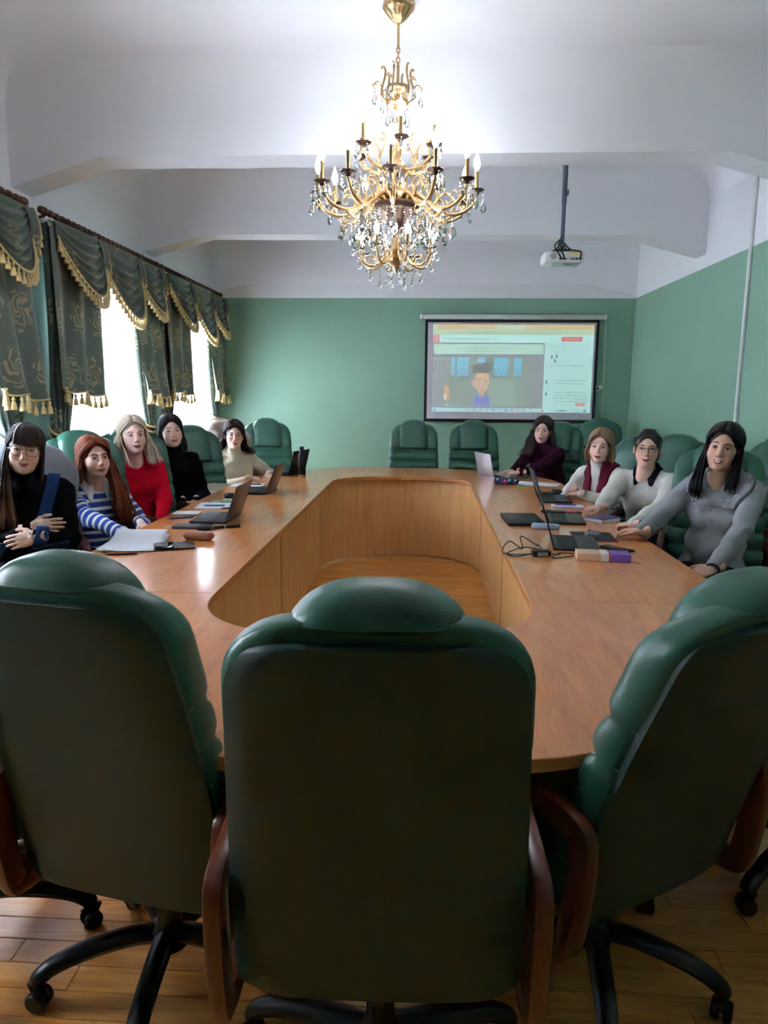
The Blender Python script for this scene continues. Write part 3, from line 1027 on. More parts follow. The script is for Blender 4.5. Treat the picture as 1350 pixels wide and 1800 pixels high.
def arms(n, me, r, zb, off, bob, slv, bulb, sleeve_len, tier):
    for k in range(n):
        a = 2*PI*k/n+off
        o = link_copy(me, 'chandelier_arm', chand, (0, 0, ZO), (0, 0, a))
        link_copy(bob, 'bobeche', o, (r, 0, zb))
        link_copy(SLV, 'candle_sleeve', o, (r, 0, zb), (0, 0, 0), (slv, slv, sleeve_len/.096))
        link_copy(BULBB, 'bulb_base', o, (r, 0, zb+sleeve_len+.010), (0, 0, 0), (bulb, bulb, bulb))
        link_copy(BULBM, 'candle_bulb', o, (r, 0, zb+sleeve_len+.012), (0, 0, k), (bulb, bulb, bulb))
        if tier == 'big':
            for j, (dx, dy) in enumerate(((.038, 0), (0, .038), (0, -.038), (-.036, 0))):
                strand(o, r+dx, dy, zb-.002, 1 if j else 3, rz=j, sc=1.2)
            strand(o, .30, 0, 2.425, 3, rz=k, sc=1.5)
            strand(o, .22, .01, 2.40, 2, rz=k, sc=1.35)
            strand(o, .165, 0, 2.43, 5, rz=k, sc=1.4)
        elif tier == 'up':
            for j, (dx, dy) in enumerate(((.038, 0), (0, .038), (0, -.038))):
                strand(o, r+dx, dy, zb-.002, 1, rz=j, sc=.9)
            strand(o, .225, 0, 2.63, 2, rz=k)
        else:
            strand(o, r+.03, 0, zb, 1, 'ball', .9); strand(o, r, .03, zb-.005, 2, 'ball', .85); strand(o, r-.01, -.02, 2.18, 1, 'ball', .9)
            strand(o, .10, 0, 2.165, 6, 'ball', .9) if k % 2 else strand(o, .14, 0, 2.165, 4, 'ball', .9)
arms(12, ARM_B, .42, 2.545, -PI/2-.03, BOB, 1.0, 1.0, .095, 'big')
arms(6, ARM_U, .21, 2.748, -PI/2+.12, BOB, 1.0, 1.0, .095, 'up')
arms(8, ARM_L, .205, 2.245, .32, BOBS, .7, .72, .045, 'low')
for k in range(16):
    a = 2*PI*k/16
    strand(chand, .115*math.cos(a), .115*math.sin(a), 2.455+ZO, 6+(k % 2)*2, rz=k, sc=1.1)
for k in range(6):
    a = 2*PI*k/6
    strand(chand, .045*math.cos(a), .045*math.sin(a), 2.19+ZO, 8-(k % 2)*2, 'ball', .9)

# ------------------------------------------------------------------ projection screen on the far wall
SY = 8.985
scr = empty('projection_screen', (1.05, SY, 2.41), label='pull-down projection screen showing a projected video lesson on the far wall', cat='projection screen')
def spart(mb, name, mat, auto=30, smooth=False, **kw):
    mb.v = [(x-1.05, y-SY, z-2.41) for x, y, z in mb.v]
    return mb.build(name, mat, scr, smooth=smooth, auto=auto, **kw)
m = MB(); m.rbox(2.20, .075, .06, .02, Mat((1.065, 8.992, 2.41))); spart(m, 'screen_case', simple('screen_case_grey', (186, 192, 188), 0.4), smooth=True)
m = MB()
for s in (-.05, 2.18): m.rbox(.03, .078, .066, .01, Mat((s if s < 0 else 2.17, 8.992, 2.41)))
spart(m, 'case_end_cap', M_WHITE)
m = MB(); m.box(-.002, 2.106, SY, SY+.002, 1.155, 2.385); spart(m, 'screen_border', simple('screen_border_black', (16, 20, 30), 0.8))
m = MB(); m.box(.032, 2.072, SY-.001, SY, 1.175, 2.345); spart(m, 'screen_fabric', simple('screen_fabric_grey', (188, 186, 192), 0.85))
m = MB(); m.tube([(-.006, SY, 1.148), (2.11, SY, 1.148)], .013, 8); spart(m, 'weight_bar', M_BLACKP)
IX0, IX1, IZ0, IZ1 = 0.095, 2.048, 1.262, 2.322
def UVp(u, v, d): return (IX0+(IX1-IX0)*u, SY-.0012-.0004*d, IZ1-(IZ1-IZ0)*v)
SCOL = {}
def scol(c):
    if c not in SCOL:
        mt = emis('projected_light_%d_%d_%d' % c, c, 0.21)
        mt.node_tree.nodes['Principled BSDF'].inputs['Base Color'].default_value = (.25, .25, .25, 1)
        SCOL[c] = mt
    return SCOL[c]
IMG = MB(); IMATS = []
def simg(poly, c, d):
    mt = scol(c)
    if mt not in IMATS: IMATS.append(mt)
    IMG.cur = IMATS.index(mt)
    IMG.add([UVp(u, v, d) for u, v in poly], [tuple(range(len(poly)))])
def srect(u0, u1, v0, v1, c, d=1): simg([(u0, v0), (u1, v0), (u1, v1), (u0, v1)], c, d)
def sdisc(u, v, ru, rv, c, d, a0=0, a1=2*PI, n=16): simg([(u+ru*math.cos(a0+(a1-a0)*k/n), v+rv*math.sin(a0+(a1-a0)*k/n)) for k in range(n if a1-a0 > 6.2 else n+1)], c, d)
srect(0, 1, 0, 1, (176, 228, 222), 0)
srect(0, 1, 0, .055, (212, 190, 128)); srect(0, .028, 0, .055, (196, 222, 180), 2); srect(.395, .575, .008, .056, (196, 222, 180), 2)
srect(0, 1, .055, .118, (184, 216, 176)); srect(.09, .80, .064, .110, (172, 206, 168), 2)
srect(0, 1, .118, .205, (184, 240, 232)); srect(0, .042, .118, .205, (214, 116, 116), 2)
simg([(.026, .138), (.029, .141), (.020, .161), (.029, .182), (.026, .185), (.014, .161)], (232, 240, 236), 3)
srect(.80, .93, .135, .19, (212, 116, 112), 2)
srect(0, .70, .205, .955, (132, 146, 150), 1); srect(.008, .692, .222, .335, (176, 224, 202), 2)
VU0, VU1, VV0, VV1 = .075, .625, .375, .93
srect(VU0, VU1, VV0, VV1, (128, 150, 136), 2)
for u0, u1 in ((.118, .142), (.155, .228), (.282, .33), (.388, .475), (.512, .562)):
    srect(u0, u1, VV0, .56 if u1 < .3 or u1 > .35 else .43, (112, 196, 220), 3)
    srect(u0, u1, VV0+.12, .60 if not .28 < u0 < .3 else .43, (106, 178, 208), 4) if not .28 < u0 < .3 else None
for u, ru in ((.13, .02), (.19, .035), (.22, .03), (.40, .03), (.44, .03), (.47, .02), (.535, .035)): sdisc(u, .615, ru, .035, (124, 148, 134), 5)
srect(VU0, VU1, .62, VV1, (128, 152, 138), 5); srect(.36, .53, .62, VV1, (140, 170, 154), 6)
# cartoon figure in the video: hair, head, ear, features, shirt
sdisc(.314, .66, .048, .115, (206, 178, 150), 7); srect(.268, .36, .54, .64, (206, 178, 150), 7); sdisc(.262, .665, .014, .035, (206, 178, 150), 8)
srect(.300, .330, .74, .82, (196, 166, 140), 7)
simg([(.262, .56), (.25, .50), (.275, .455), (.33, .43), (.375, .425), (.372, .47), (.365, .545), (.35, .55), (.28, .548)], (92, 104, 104), 9)
srect(.262, .277, .55, .63, (150, 150, 140), 8)
for u in (.297, .338): sdisc(u, .655, .010, .011, (236, 236, 226), 9); sdisc(u, .656, .005, .010, (80, 80, 80), 10)
for u, s in ((.296, 1), (.338, -1)): simg([(u-.013, .618+.008*s), (u+.013, .626-.008*s+.004), (u+.013, .634-.008*s+.004), (u-.013, .627+.008*s)], (96, 84, 76), 9)
srect(.305, .327, .744, .750, (120, 84, 80), 9)
simg([(.262, .93), (.268, .83), (.295, .795), (.312, .85), (.335, .795), (.36, .83), (.368, .93)], (110, 124, 206), 8)
simg([(VU0, .70), (.095, .69), (.11, .73), (.108, .80), (.115, .85), (.10, .87), (VU0, .84)], (212, 166, 112), 7); srect(VU0, .092, .80, .86, (222, 222, 208), 8)
srect(.36, .62, .905, .909, (176, 214, 192), 8); simg([(.09, .905), (.108, .922), (.09, .94)], (224, 244, 240), 9)
srect(0, 1, .955, 1, (170, 220, 224), 2); srect(.26, .265, .96, .99, (120, 150, 150), 3)
for u, c in ((.02, (70, 110, 130)), (.22, (170, 170, 140)), (.235, (140, 160, 140)), (.275, (110, 150, 160)), (.315, (196, 120, 130)), (.352, (70, 130, 190)), (.392, (70, 110, 200)), (.43, (130, 170, 150)), (.47, (70, 90, 220)), (.51, (200, 110, 130)), (.548, (214, 160, 140)), (.588, (110, 150, 130)), (.63, (140, 170, 160)), (.70, (206, 110, 100)), (.80, (110, 150, 160)), (.82, (90, 120, 140)), (.84, (110, 150, 160)), (.965, (80, 110, 130))):
    sdisc(u, .978, .0085, .013, c, 4)
srect(.905, .965, .885, .925, (210, 124, 108), 3); srect(.985, .991, .36, .50, (150, 196, 196), 3)
for u, v, ru in ((.745, .355, .006), (.775, .345, .006), (.765, .395, .006), (.72, .635, .005), (.72, .775, .005)):
    sdisc(u, v, ru, .008, (70, 96, 96), 4); srect(u-ru, u+ru, v+.008, v+.03, (84, 110, 110), 4)
spart(IMG, 'projected_image', IMATS)
TXT = MB()
def stext(body, u, v, hgt, c=(88, 124, 124), w=None):
    """lettering on the screen as flat mesh, hgt in fractions of the picture height"""
    cu = bpy.data.curves.new('lettering', 'FONT'); cu.body = body; cu.size = 1.0; cu.resolution_u = 1
    ob = bpy.data.objects.new('lettering', cu); COL.objects.link(ob)
    dg = bpy.context.evaluated_depsgraph_get()
    me = bpy.data.meshes.new_from_object(ob.evaluated_get(dg))
    bpy.data.objects.remove(ob); bpy.data.curves.remove(cu)
    if not me.vertices: return
    xs = [q.co.x for q in me.vertices]; s = hgt*(IZ1-IZ0)*1.35; sx = s
    if w: sx = w*(IX1-IX0)/max(1e-3, max(xs)-min(xs))
    p0 = UVp(u, v, 12)
    mt = scol(c)
    if mt not in TMATS: TMATS.append(mt)
    TXT.cur = TMATS.index(mt)
    TXT.add([(p0[0]+q.co.x*sx, p0[1], p0[2]+q.co.y*s) for q in me.vertices], [tuple(p.vertices) for p in me.polygons])
    bpy.data.meshes.remove(me)
TMATS = []
stext('правила відмінювання прізвищ чоловічого роду', .07, .172, .020, w=.29)
stext('Scripts are made with generative AI and may not always provide accurate results.', .155, .272, .018, w=.42)
stext('Please review carefully and edit as needed. Learn more >', .155, .306, .018, w=.295)
stext('Quick Edit', .735, .250, .020, w=.055); stext('BETA', .806, .250, .018, (150, 150, 110), w=.030); stext('Learn more', .92, .250, .016, w=.055)
stext('Обговорення 7 ділянок в темі  Андрій Шевчук', .712, .468, .018, w=.235); stext('Текст для озвучення сцени', .716, .425, .014, (130, 176, 174), w=.145)
stext('00:10', .716, .565, .013, (140, 186, 184), w=.026); stext('00:20', .716, .705, .013, (140, 186, 184), w=.026)
stext('Тож як воно завжди відмінюється та як', .765, .636, .019, w=.205); stext('ми відмінюємо чоловічі прізвища?', .765, .672, .019, w=.18)
for k, t in enumerate(('Прізвища в українській мові чоловічі', 'прізвища відмінюються залежно від', 'граматичного зразка. Наприклад, якщо', 'перед прізвищем приходить «Шевченко», а')):
    stext(t, .765, .775+.034*k, .019, w=.20+.008*k)
stext('EDIT VIDEO', .828, .170, .018, (240, 210, 204), w=.075); stext('Готово', .918, .912, .016, (240, 214, 204), w=.034)
stext('Пошук', .055, .985, .020, (110, 150, 156), w=.035); stext('00:05 / 03:45', .118, .93, .014, (206, 232, 226), w=.05)
stext('app.video-lesson/uk/editor/project', .118, .096, .016, (132, 164, 130), w=.27)
stext('19:21', .905, .974, .013, (110, 150, 156), w=.028); stext('18.02.2025', .892, .994, .013, (110, 150, 156), w=.052)
spart(TXT, 'projected_lettering', TMATS, kind='stuff')
# wired remote switch beside the screen
sw = empty('screen_switch', (2.151, YF-.012, 1.568), label='small white wired switch hanging on the far wall right of the screen', cat='switch')
m = MB(); m.rbox(.085, .024, .05, .006, Matrix.Rotation(-.45, 4, 'Y')); m.build('switch_body', M_WHITE, sw)
m = MB(); m.rbox(.028, .008, .026, .003, Matrix.Rotation(-.45, 4, 'Y') @ Matrix.Translation((-.02, -.014, 0))); m.build('rocker', M_BLACKP, sw)
m = MB(); m.tube(smoothpath([(.045, 0, .02), (.05, .002, .2), (.04, .002, .5), (.035, -.002, .86)], 6), .004, 6); m.build('cable', M_WHITE, sw)
m = MB(); m.tube(smoothpath([(.04, 0, .0), (.06, .002, -.04), (.05, .002, -.3), (.05, .002, -.9)], 6), .004, 6); m.build('cable', M_WHITE, sw)

# ------------------------------------------------------------------ ceiling projector and conduits
pr = empty('projector', (1.085, 6.05, ZC), label='white projector hung from the ceiling on a dark grey pole', cat='projector')
def ppart(mb, name, mat, auto=40, parent=pr, **kw):
    return mb.build(name, mat, parent, auto=auto, **kw)
M_PGREY = simple('pole_grey', (92, 102, 118), 0.4, metal=0.3)
z0 = 2.565-ZC
m = MB(); m.tube([(0, 0, -.01), (0, 0, -.46)], .020, 12); m.tube([(0, 0, -.44), (0, 0, z0+.10)], .016, 12); ppart(m, 'pole', M_PGREY)
m = MB(); m.lathe([(.01, 0), (.06, -.001), (.06, -.012), (.03, -.018), (.022, -.03)], 16); ppart(m, 'ceiling_plate', M_PGREY)
m = MB(); m.rbox(.03, .03, .04, .006, Mat((0.018, 0, -.38))); ppart(m, 'clamp_screw', M_PGREY)
m = MB(); m.rbox(.31, .235, .085, .022, Mat((0, .0, z0)), n=4); body = ppart(m, 'projector_body', simple('projector_white', (214, 216, 214), 0.4))
m = MB(); m.rbox(.20, .15, .006, .003, Mat((.02, 0, z0-.044))); ppart(m, 'lamp_cover', simple('projector_mint_panel', (176, 212, 200), 0.4))
m = MB(); m.rbox(.055, .012, .005, .002, Mat((.03, -.06, z0-.049))); ppart(m, 'lamp_cover_latch', M_PGREY)
m = MB(); m.lathe([(.005, -.004), (.024, -.003), (.026, 0), (.02, .002), (.004, .002)], 18, Mat((-.085, -.1185, z0+.005), rx=PI/2)); ppart(m, 'speaker_grille', simple('grille_grey', (170, 172, 174), 0.6))
for k, (x, w) in enumerate(((-.03, .018), (.0, .03), (.06, .012), (.08, .01), (.10, .014), (.125, .02))):
    m = MB(); m.rbox(w, .012, .014, .002, Mat((x, -.118, z0-.018))); ppart(m, 'port', M_BLACKP)
m = MB(); m.rbox(.09, .002, .024, .001, Mat((.075, -.118, z0+.018))); ppart(m, 'sticker', simple('sticker_yellow', (226, 212, 150), 0.5))
for s in (-1, 1):
    m = MB(); m.tube([(0, s*.02, z0+.14), (s*.05, s*.05, z0+.07), (s*.09, s*.06, z0+.044)], .006, 6); ppart(m, 'mount_arm', M_DARKMETAL)
m = MB(); m.rbox(.12, .10, .008, .003, Mat((0, 0, z0+.065))); m.tube([(0, 0, z0+.06), (0, 0, z0+.12)], .014, 8); ppart(m, 'mount_plate', M_DARKMETAL)
for P in ([(-.02, -.12, z0-.018), (-.06, -.15, z0+.03), (-.07, -.08, z0+.09), (-.01, -.02, z0+.16)], [(0, -.12, z0-.018), (-.02, -.17, z0+.01), (-.05, -.12, z0+.08), (0, -.02, z0+.18)], [(.125, -.12, z0-.01), (.12, -.15, z0+.03), (.05, -.10, z0+.055), (.01, -.02, z0+.12)]):
    m = MB(); m.tube(smoothpath(P, 6), .006, 6); ppart(m, 'cable', M_BLACKP)
m = MB(); m.lathe([(.004, .0), (.03, .0), (.034, .02), (.028, .022), (.004, .012)], 16, Mat((-.08, .125, z0), rx=-PI/2)); ppart(m, 'lens', M_BLACKP)
m = MB(); m.rbox(.022, .036, ZC-.62-.003, .006, Mat((XR-.011, 5.943, (ZC+.62)/2))); m.build('cable_conduit', M_WHITE, label='white vertical cable conduit on the right green wall', cat='conduit')
m = MB(); m.rbox(.022, .03, 1.0, .006, Mat((XL+.011, 6.86, 2.36))); m.build('cable_conduit', M_WHITE, label='short white cable conduit on the left wall between two curtains', cat='conduit')
# ------------------------------------------------------------------ seating around the table
chair(-1.545, 7.08, -162, 'green leather chair at the far end, behind the black bottle', 'chairs along the far end')
chair(-0.10, 7.10, 180, 'empty green leather chair at the far end, left of the two under the screen', 'chairs along the far end', base_rot=30)
chair(0.53, 7.10, 183, 'empty green leather chair at the far end, behind the silver laptop', 'chairs along the far end', base_rot=50)
chair(1.25, 7.02, 156, 'green leather chair in which the woman in maroon sits', 'chairs of the seated people')
chair(1.69, 7.53, 150, 'empty green leather chair behind the woman with the maroon scarf', 'spare chairs behind the right row', base_rot=10)
chair(2.02, 8.33, 165, 'green leather chair in the far right corner, below the screen', 'spare chairs behind the right row', base_rot=30)
chair(1.42, 5.55, 120, 'green leather chair under the woman with the maroon scarf', 'chairs of the seated people', dz=-.05)
chair(1.65, 4.90, 148, 'green leather chair in which the woman with the navy collar sits', 'chairs of the seated people')
chair(1.66, 4.04, 160, 'green leather chair in which the woman in grey sits', 'chairs of the seated people')
chair(2.10, 4.62, 118, 'green leather chair against the right wall, cut off by the right edge', 'spare chairs behind the right row', dz=.03)
chair(-2.07, 3.53, -150, 'chair under the grey coat, behind the woman with glasses in black', 'chairs of the seated people')
chair(-1.92, 4.10, -134, 'green leather chair in which the red-haired woman sits', 'chairs of the seated people', dz=.03)
chair(-1.86, 4.64, -140, 'green leather chair in which the blonde woman in red sits', 'chairs of the seated people', dz=.03)
chair(-1.75, 5.50, -146, 'green leather chair showing to the right of the black-haired woman in black', 'chairs of the seated people')
chair(-1.67, 6.20, -132, 'green leather chair under the beige quilted coat', 'chairs of the seated people')

# ------------------------------------------------------------------ signed-distance modelling for people and cloth
class Field:
    def __init__(s, lo, hi, h):
        s.lo = np.array(lo, np.float32); s.h = h
        n = np.maximum(4, np.ceil((np.array(hi)-np.array(lo))/h).astype(int)+1)
        s.x = (s.lo[0]+h*np.arange(n[0])).astype(np.float32); s.y = (s.lo[1]+h*np.arange(n[1])).astype(np.float32); s.z = (s.lo[2]+h*np.arange(n[2])).astype(np.float32)
        s.F = np.full(tuple(n), 1.0, np.float32)
    def _sub(s, lo, hi):
        sl = []
        for ax, arr in enumerate((s.x, s.y, s.z)):
            a = max(0, int((lo[ax]-arr[0])/s.h)); b = min(len(arr), int((hi[ax]-arr[0])/s.h)+2)
            if b <= a: return None
            sl.append(slice(a, b))
        return tuple(sl)
    def _mix(s, sl, d, k, op):
        f = s.F[sl]
        if op == 'u':
            if k > 0:
                hh = np.maximum(k-np.abs(f-d), 0)/k
                s.F[sl] = np.minimum(f, d)-hh*hh*k*0.25
            else: s.F[sl] = np.minimum(f, d)
        else:
            d = -d
            hh = np.maximum(k-np.abs(f-d), 0)/max(k, 1e-6)
            s.F[sl] = np.maximum(f, d)+hh*hh*k*0.25
    def cone(s, a, b, ra, rb, k=0.02, op='u'):
        a = np.array(a, np.float32); b = np.array(b, np.float32); m = max(ra, rb)+k+3*s.h
        sl = s._sub(np.minimum(a, b)-m, np.maximum(a, b)+m)
        if sl is None: return
        X = s.x[sl[0]][:, None, None]-a[0]; Y = s.y[sl[1]][None, :, None]-a[1]; Z = s.z[sl[2]][None, None, :]-a[2]
        ba = b-a; L2 = float(ba@ba)+1e-12
        t = np.clip((X*ba[0]+Y*ba[1]+Z*ba[2])/L2, 0, 1)
        d = np.sqrt((X-t*ba[0])**2+(Y-t*ba[1])**2+(Z-t*ba[2])**2)-(ra+(rb-ra)*t)
        s._mix(sl, d, k, op)
    def ell(s, c, r, k=0.02, op='u', R=None):
        c = np.array(c, np.float32); m = max(r)+k+3*s.h
        sl = s._sub(c-m, c+m)
        if sl is None: return
        X = s.x[sl[0]][:, None, None]-c[0]; Y = s.y[sl[1]][None, :, None]-c[1]; Z = s.z[sl[2]][None, None, :]-c[2]
        if R is not None:
            X, Y, Z = (X*R[0][0]+Y*R[1][0]+Z*R[2][0], X*R[0][1]+Y*R[1][1]+Z*R[2][1], X*R[0][2]+Y*R[1][2]+Z*R[2][2])
        k0 = np.sqrt((X/r[0])**2+(Y/r[1])**2+(Z/r[2])**2)+1e-6
        k1 = np.sqrt((X/r[0]**2)**2+(Y/r[1]**2)**2+(Z/r[2]**2)**2)+1e-6
        s._mix(sl, k0*(k0-1)/k1, k, op)
    def cut(s, n, d):
        D = s.x[:, None, None]*n[0]+s.y[None, :, None]*n[1]+s.z[None, None, :]*n[2]-d
        s.F = np.maximum(s.F, D)
    def ripple(s, amp, seed=0, sc=1.0):
        X = s.x[:, None, None]; Y = s.y[None, :, None]; Z = s.z[None, None, :]
        q = seed*1.7
        w = np.sin(X*21*sc+Z*34*sc+q)*np.sin(Y*17*sc-Z*13*sc+q*2)+0.6*np.sin(Z*70*sc+X*38*sc-Y*25*sc+q*3)*np.sin(X*19*sc+Y*23*sc+q)
        s.F = s.F+np.float32(amp)*w.astype(np.float32)
    def mesh(s):
        F = s.F; S = F < 0
        nx, ny, nz = F.shape
        cnt = np.zeros((nx-1, ny-1, nz-1), np.int8)
        for i in (0, 1):
            for j in (0, 1):
                for k in (0, 1):
                    cnt += S[i:nx-1+i, j:ny-1+j, k:nz-1+k]
        I = np.argwhere((cnt > 0) & (cnt < 8))
        cid = np.full(cnt.shape, -1, np.int64); cid[I[:, 0], I[:, 1], I[:, 2]] = np.arange(len(I))
        pos = np.zeros((len(I), 3)); wt = np.zeros(len(I))
        cr = [(i, j, k) for i in (0, 1) for j in (0, 1) for k in (0, 1)]
        for a in cr:
            for ax in range(3):
                if a[ax]: continue
                b = list(a); b[ax] = 1
                fa = F[I[:, 0]+a[0], I[:, 1]+a[1], I[:, 2]+a[2]]; fb = F[I[:, 0]+b[0], I[:, 1]+b[1], I[:, 2]+b[2]]
                m = (fa < 0) != (fb < 0)
                t = np.where(m, fa/np.where(m, fa-fb, 1), 0)
                p = np.array(a, float)[None, :].repeat(len(I), 0); p[:, ax] = t
                pos[m] += p[m]; wt[m] += 1
        V = s.lo+s.h*(I+pos/wt[:, None])
        Q = []
        for ax in range(3):
            sl0 = [slice(1, -1)]*3; sl0[ax] = slice(0, -1); sl1 = list(sl0); sl1[ax] = slice(1, None)
            A = S[tuple(sl0)]; B = S[tuple(sl1)]
            E = np.argwhere(A != B)
            if not len(E): continue
            inside = A[E[:, 0], E[:, 1], E[:, 2]]
            off = np.array([1, 1, 1]); off[ax] = 0
            E = E+off
            u, v = (ax+1) % 3, (ax+2) % 3
            def cell(du, dv):
                q = E.copy(); q[:, u] += du; q[:, v] += dv
                return cid[q[:, 0], q[:, 1], q[:, 2]]
            quad = np.stack([cell(-1, -1), cell(0, -1), cell(0, 0), cell(-1, 0)], 1)
            quad[~inside] = quad[~inside][:, ::-1]
            Q.append(quad)
        Q = np.concatenate(Q)
        return V, Q
def np_obj(name, parts, mats, parent, smooth=True, **kw):
    """parts: list of (verts Nx3, quads, colour (3,) or Nx3, material index)"""
    V = []; F = []; C = []; MI = []; o = 0
    for v, q, c, mi in parts:
        V.append(v); q = np.asarray(q)
        F.extend((q+o).tolist()); MI.extend([mi]*len(q)); o += len(v)
        c = np.asarray(c, float)
        C.append(np.broadcast_to(c, (len(v), 3)) if c.ndim == 1 else c)
    V = np.concatenate(V); C = np.concatenate(C)
    me = bpy.data.meshes.new(name)
    me.from_pydata(V.tolist(), [], F)
    for m in (mats if isinstance(mats, (list, tuple)) else [mats]): me.materials.append(m)
    me.polygons.foreach_set('material_index', MI)
    ca = me.color_attributes.new('Col', 'FLOAT_COLOR', 'POINT')
    ca.data.foreach_set('color', np.concatenate([C, np.ones((len(C), 1))], 1).ravel())
    if smooth: me.polygons.foreach_set('use_smooth', [True]*len(me.polygons))
    me.update()
    ob = bpy.data.objects.new(name, me); COL.objects.link(ob); ob.parent = parent
    tag(ob, **kw)
    return ob
def mb_np(m):
    """quads/tris of an MB as numpy part (ngon caps dropped to fans)"""
    F = []
    for f in m.f:
        if len(f) <= 4: F.append(list(f)+([f[-1]] if len(f) == 3 else []))
        else:
            for i in range(1, len(f)-1, 2):
                j = min(i+2, len(f)-1)
                F.append([f[0], f[i], f[i+1], f[j]] if j > i+1 else [f[0], f[i], f[i+1], f[i+1]])
    F = [f for f in F]
    return np.array(m.v, float), F
def col_mat(name, rough, spec=0.5, bump=0.0, bscale=200, stretch=None, sss=0.0, sheen=0.0):
    m, nt, bs = new_mat(name)
    at = N(nt, 'ShaderNodeVertexColor'); at.layer_name = 'Col'
    L(nt, at.outputs['Color'], bs.inputs['Base Color'])
    bs.inputs['Roughness'].default_value = rough; bs.inputs['Specular IOR Level'].default_value = spec
    bs.inputs['Sheen Weight'].default_value = sheen
    if sss:
        bs.inputs['Subsurface Weight'].default_value = sss; bs.inputs['Subsurface Radius'].default_value = (.012, .005, .003)
    if bump:
        tc = N(nt, 'ShaderNodeTexCoord'); mp = N(nt, 'ShaderNodeMapping'); mp.inputs['Scale'].default_value = stretch or (1, 1, 1)
        L(nt, tc.outputs['Object'], mp.inputs['Vector'])
        n = N(nt, 'ShaderNodeTexNoise', i_Scale=bscale, i_Detail=2.0); L(nt, mp.outputs[0], n.inputs['Vector'])
        bp = N(nt, 'ShaderNodeBump', i_Strength=bump, i_Distance=0.003); L(nt, n.outputs['Fac'], bp.inputs['Height']); L(nt, bp.outputs[0], bs.inputs['Normal'])
    return m
M_SKIN = col_mat('skin', 0.5, 0.35)
M_HAIR = col_mat('hair', 0.42, 0.4)
M_KNIT = col_mat('knit_fabric', 1.0, 0.06, bump=0.6, bscale=190, stretch=(1, 1, .5))
M_CLOTH = col_mat('woven_fabric', 0.9, 0.1, bump=0.15, bscale=120)
M_EYEW = simple('eye_white', (226, 222, 218), 0.2); M_PUP = simple('pupil', (14, 12, 12), 0.1)
M_IRIS = {'brown': simple('iris_brown', (70, 46, 30), 0.2), 'blue': simple('iris_blue', (92, 116, 134), 0.2)}
M_TEETH = simple('teeth', (236, 230, 222), 0.3)
# stripes of the blue and white jumper follow the stripe coordinate stored along body and sleeves
M_STRIPE, nt_, b_ = new_mat('striped_knit')
at_ = N(nt_, 'ShaderNodeVertexColor'); at_.layer_name = 'Col'
sp_ = N(nt_, 'ShaderNodeSeparateColor'); L(nt_, at_.outputs['Color'], sp_.inputs[0])
mu_ = N(nt_, 'ShaderNodeMath', operation='MULTIPLY'); mu_.inputs[1].default_value = 1/0.046; L(nt_, sp_.outputs[0], mu_.inputs[0])
fr_ = N(nt_, 'ShaderNodeMath', operation='FRACT'); L(nt_, mu_.outputs[0], fr_.inputs[0])
gt_ = N(nt_, 'ShaderNodeMath', operation='GREATER_THAN'); gt_.inputs[1].default_value = 0.62; L(nt_, fr_.outputs[0], gt_.inputs[0])
mx_ = N(nt_, 'ShaderNodeMix', data_type='RGBA'); L(nt_, gt_.outputs[0], mx_.inputs['Factor'])
mx_.inputs['A'].default_value = (*srgb((34, 70, 156)), 1); mx_.inputs['B'].default_value = (*srgb((222, 222, 214)), 1)
L(nt_, mx_.outputs['Result'], b_.inputs['Base Color']); b_.inputs['Roughness'].default_value = 0.85

# ---- head template (origin at eye level between the ears, +Y is the face)
f_ = Field((-.10, -.135, -.22), (.10, .145, .135), .0036)
f_.ell((0, -.018, .034), (.074, .094, .083), 0)
f_.ell((0, .026, -.028), (.0605, .066, .082), .03)
f_.ell((0, .040, -.078), (.046, .046, .036), .03)
f_.ell((0, .078, -.100), (.019, .016, .014), .025)
for s_ in (-1, 1):
    f_.ell((s_*.036, .060, -.034), (.025, .024, .026), .03)
    f_.cone((s_*.012, .086, .024), (s_*.042, .071, .022), .008, .006, .02)
    f_.ell((s_*.0765, -.008, -.010), (.008, .018, .030), .008)
    f_.ell((s_*.031, .104, .001), (.020, .020, .0135), .010, 's')
f_.cone((0, .090, .012), (0, .106, -.028), .0075, .0105, .014)
f_.ell((0, .109, -.034), (.0105, .0095, .0085), .008)
for s_ in (-1, 1): f_.ell((s_*.0105, .100, -.038), (.0075, .008, .0065), .006)
f_.ell((0, .088, -.062), (.026, .016, .020), .015)
f_.ell((0, .0985, -.0645), (.021, .008, .0048), .004)
f_.ell((0, .0965, -.0735), (.018, .008, .0056), .004)
f_.cone((-.023, .0985, -.0690), (.023, .0985, -.0690), .0015, .0015, .003, 's')
f_.cone((0, -.022, -.075), (0, -.040, -.21), .050, .056, .02)
HEADV, HEADQ = f_.mesh()
def ysurf(x, z, V=HEADV):
    m = (np.abs(V[:, 0]-x) < .005) & (np.abs(V[:, 2]-z) < .005) & (V[:, 1] > 0)
    return float(V[m, 1].max()) if m.any() else .08
# ---- hair cap template
f_ = Field((-.105, -.14, -.12), (.105, .12, .15), .005)
f_.ell((0, -.018, .036), (.082, .103, .092), 0)
f_.ell((0, -.045, -.03), (.074, .072, .085), .03)
f_.ell((0, .122, -.034), (.071, .094, .126), .012, 's')
f_.ell((0, .02, -.13), (.09, .09, .075), .01, 's')
CAPV, CAPQ = f_.mesh()

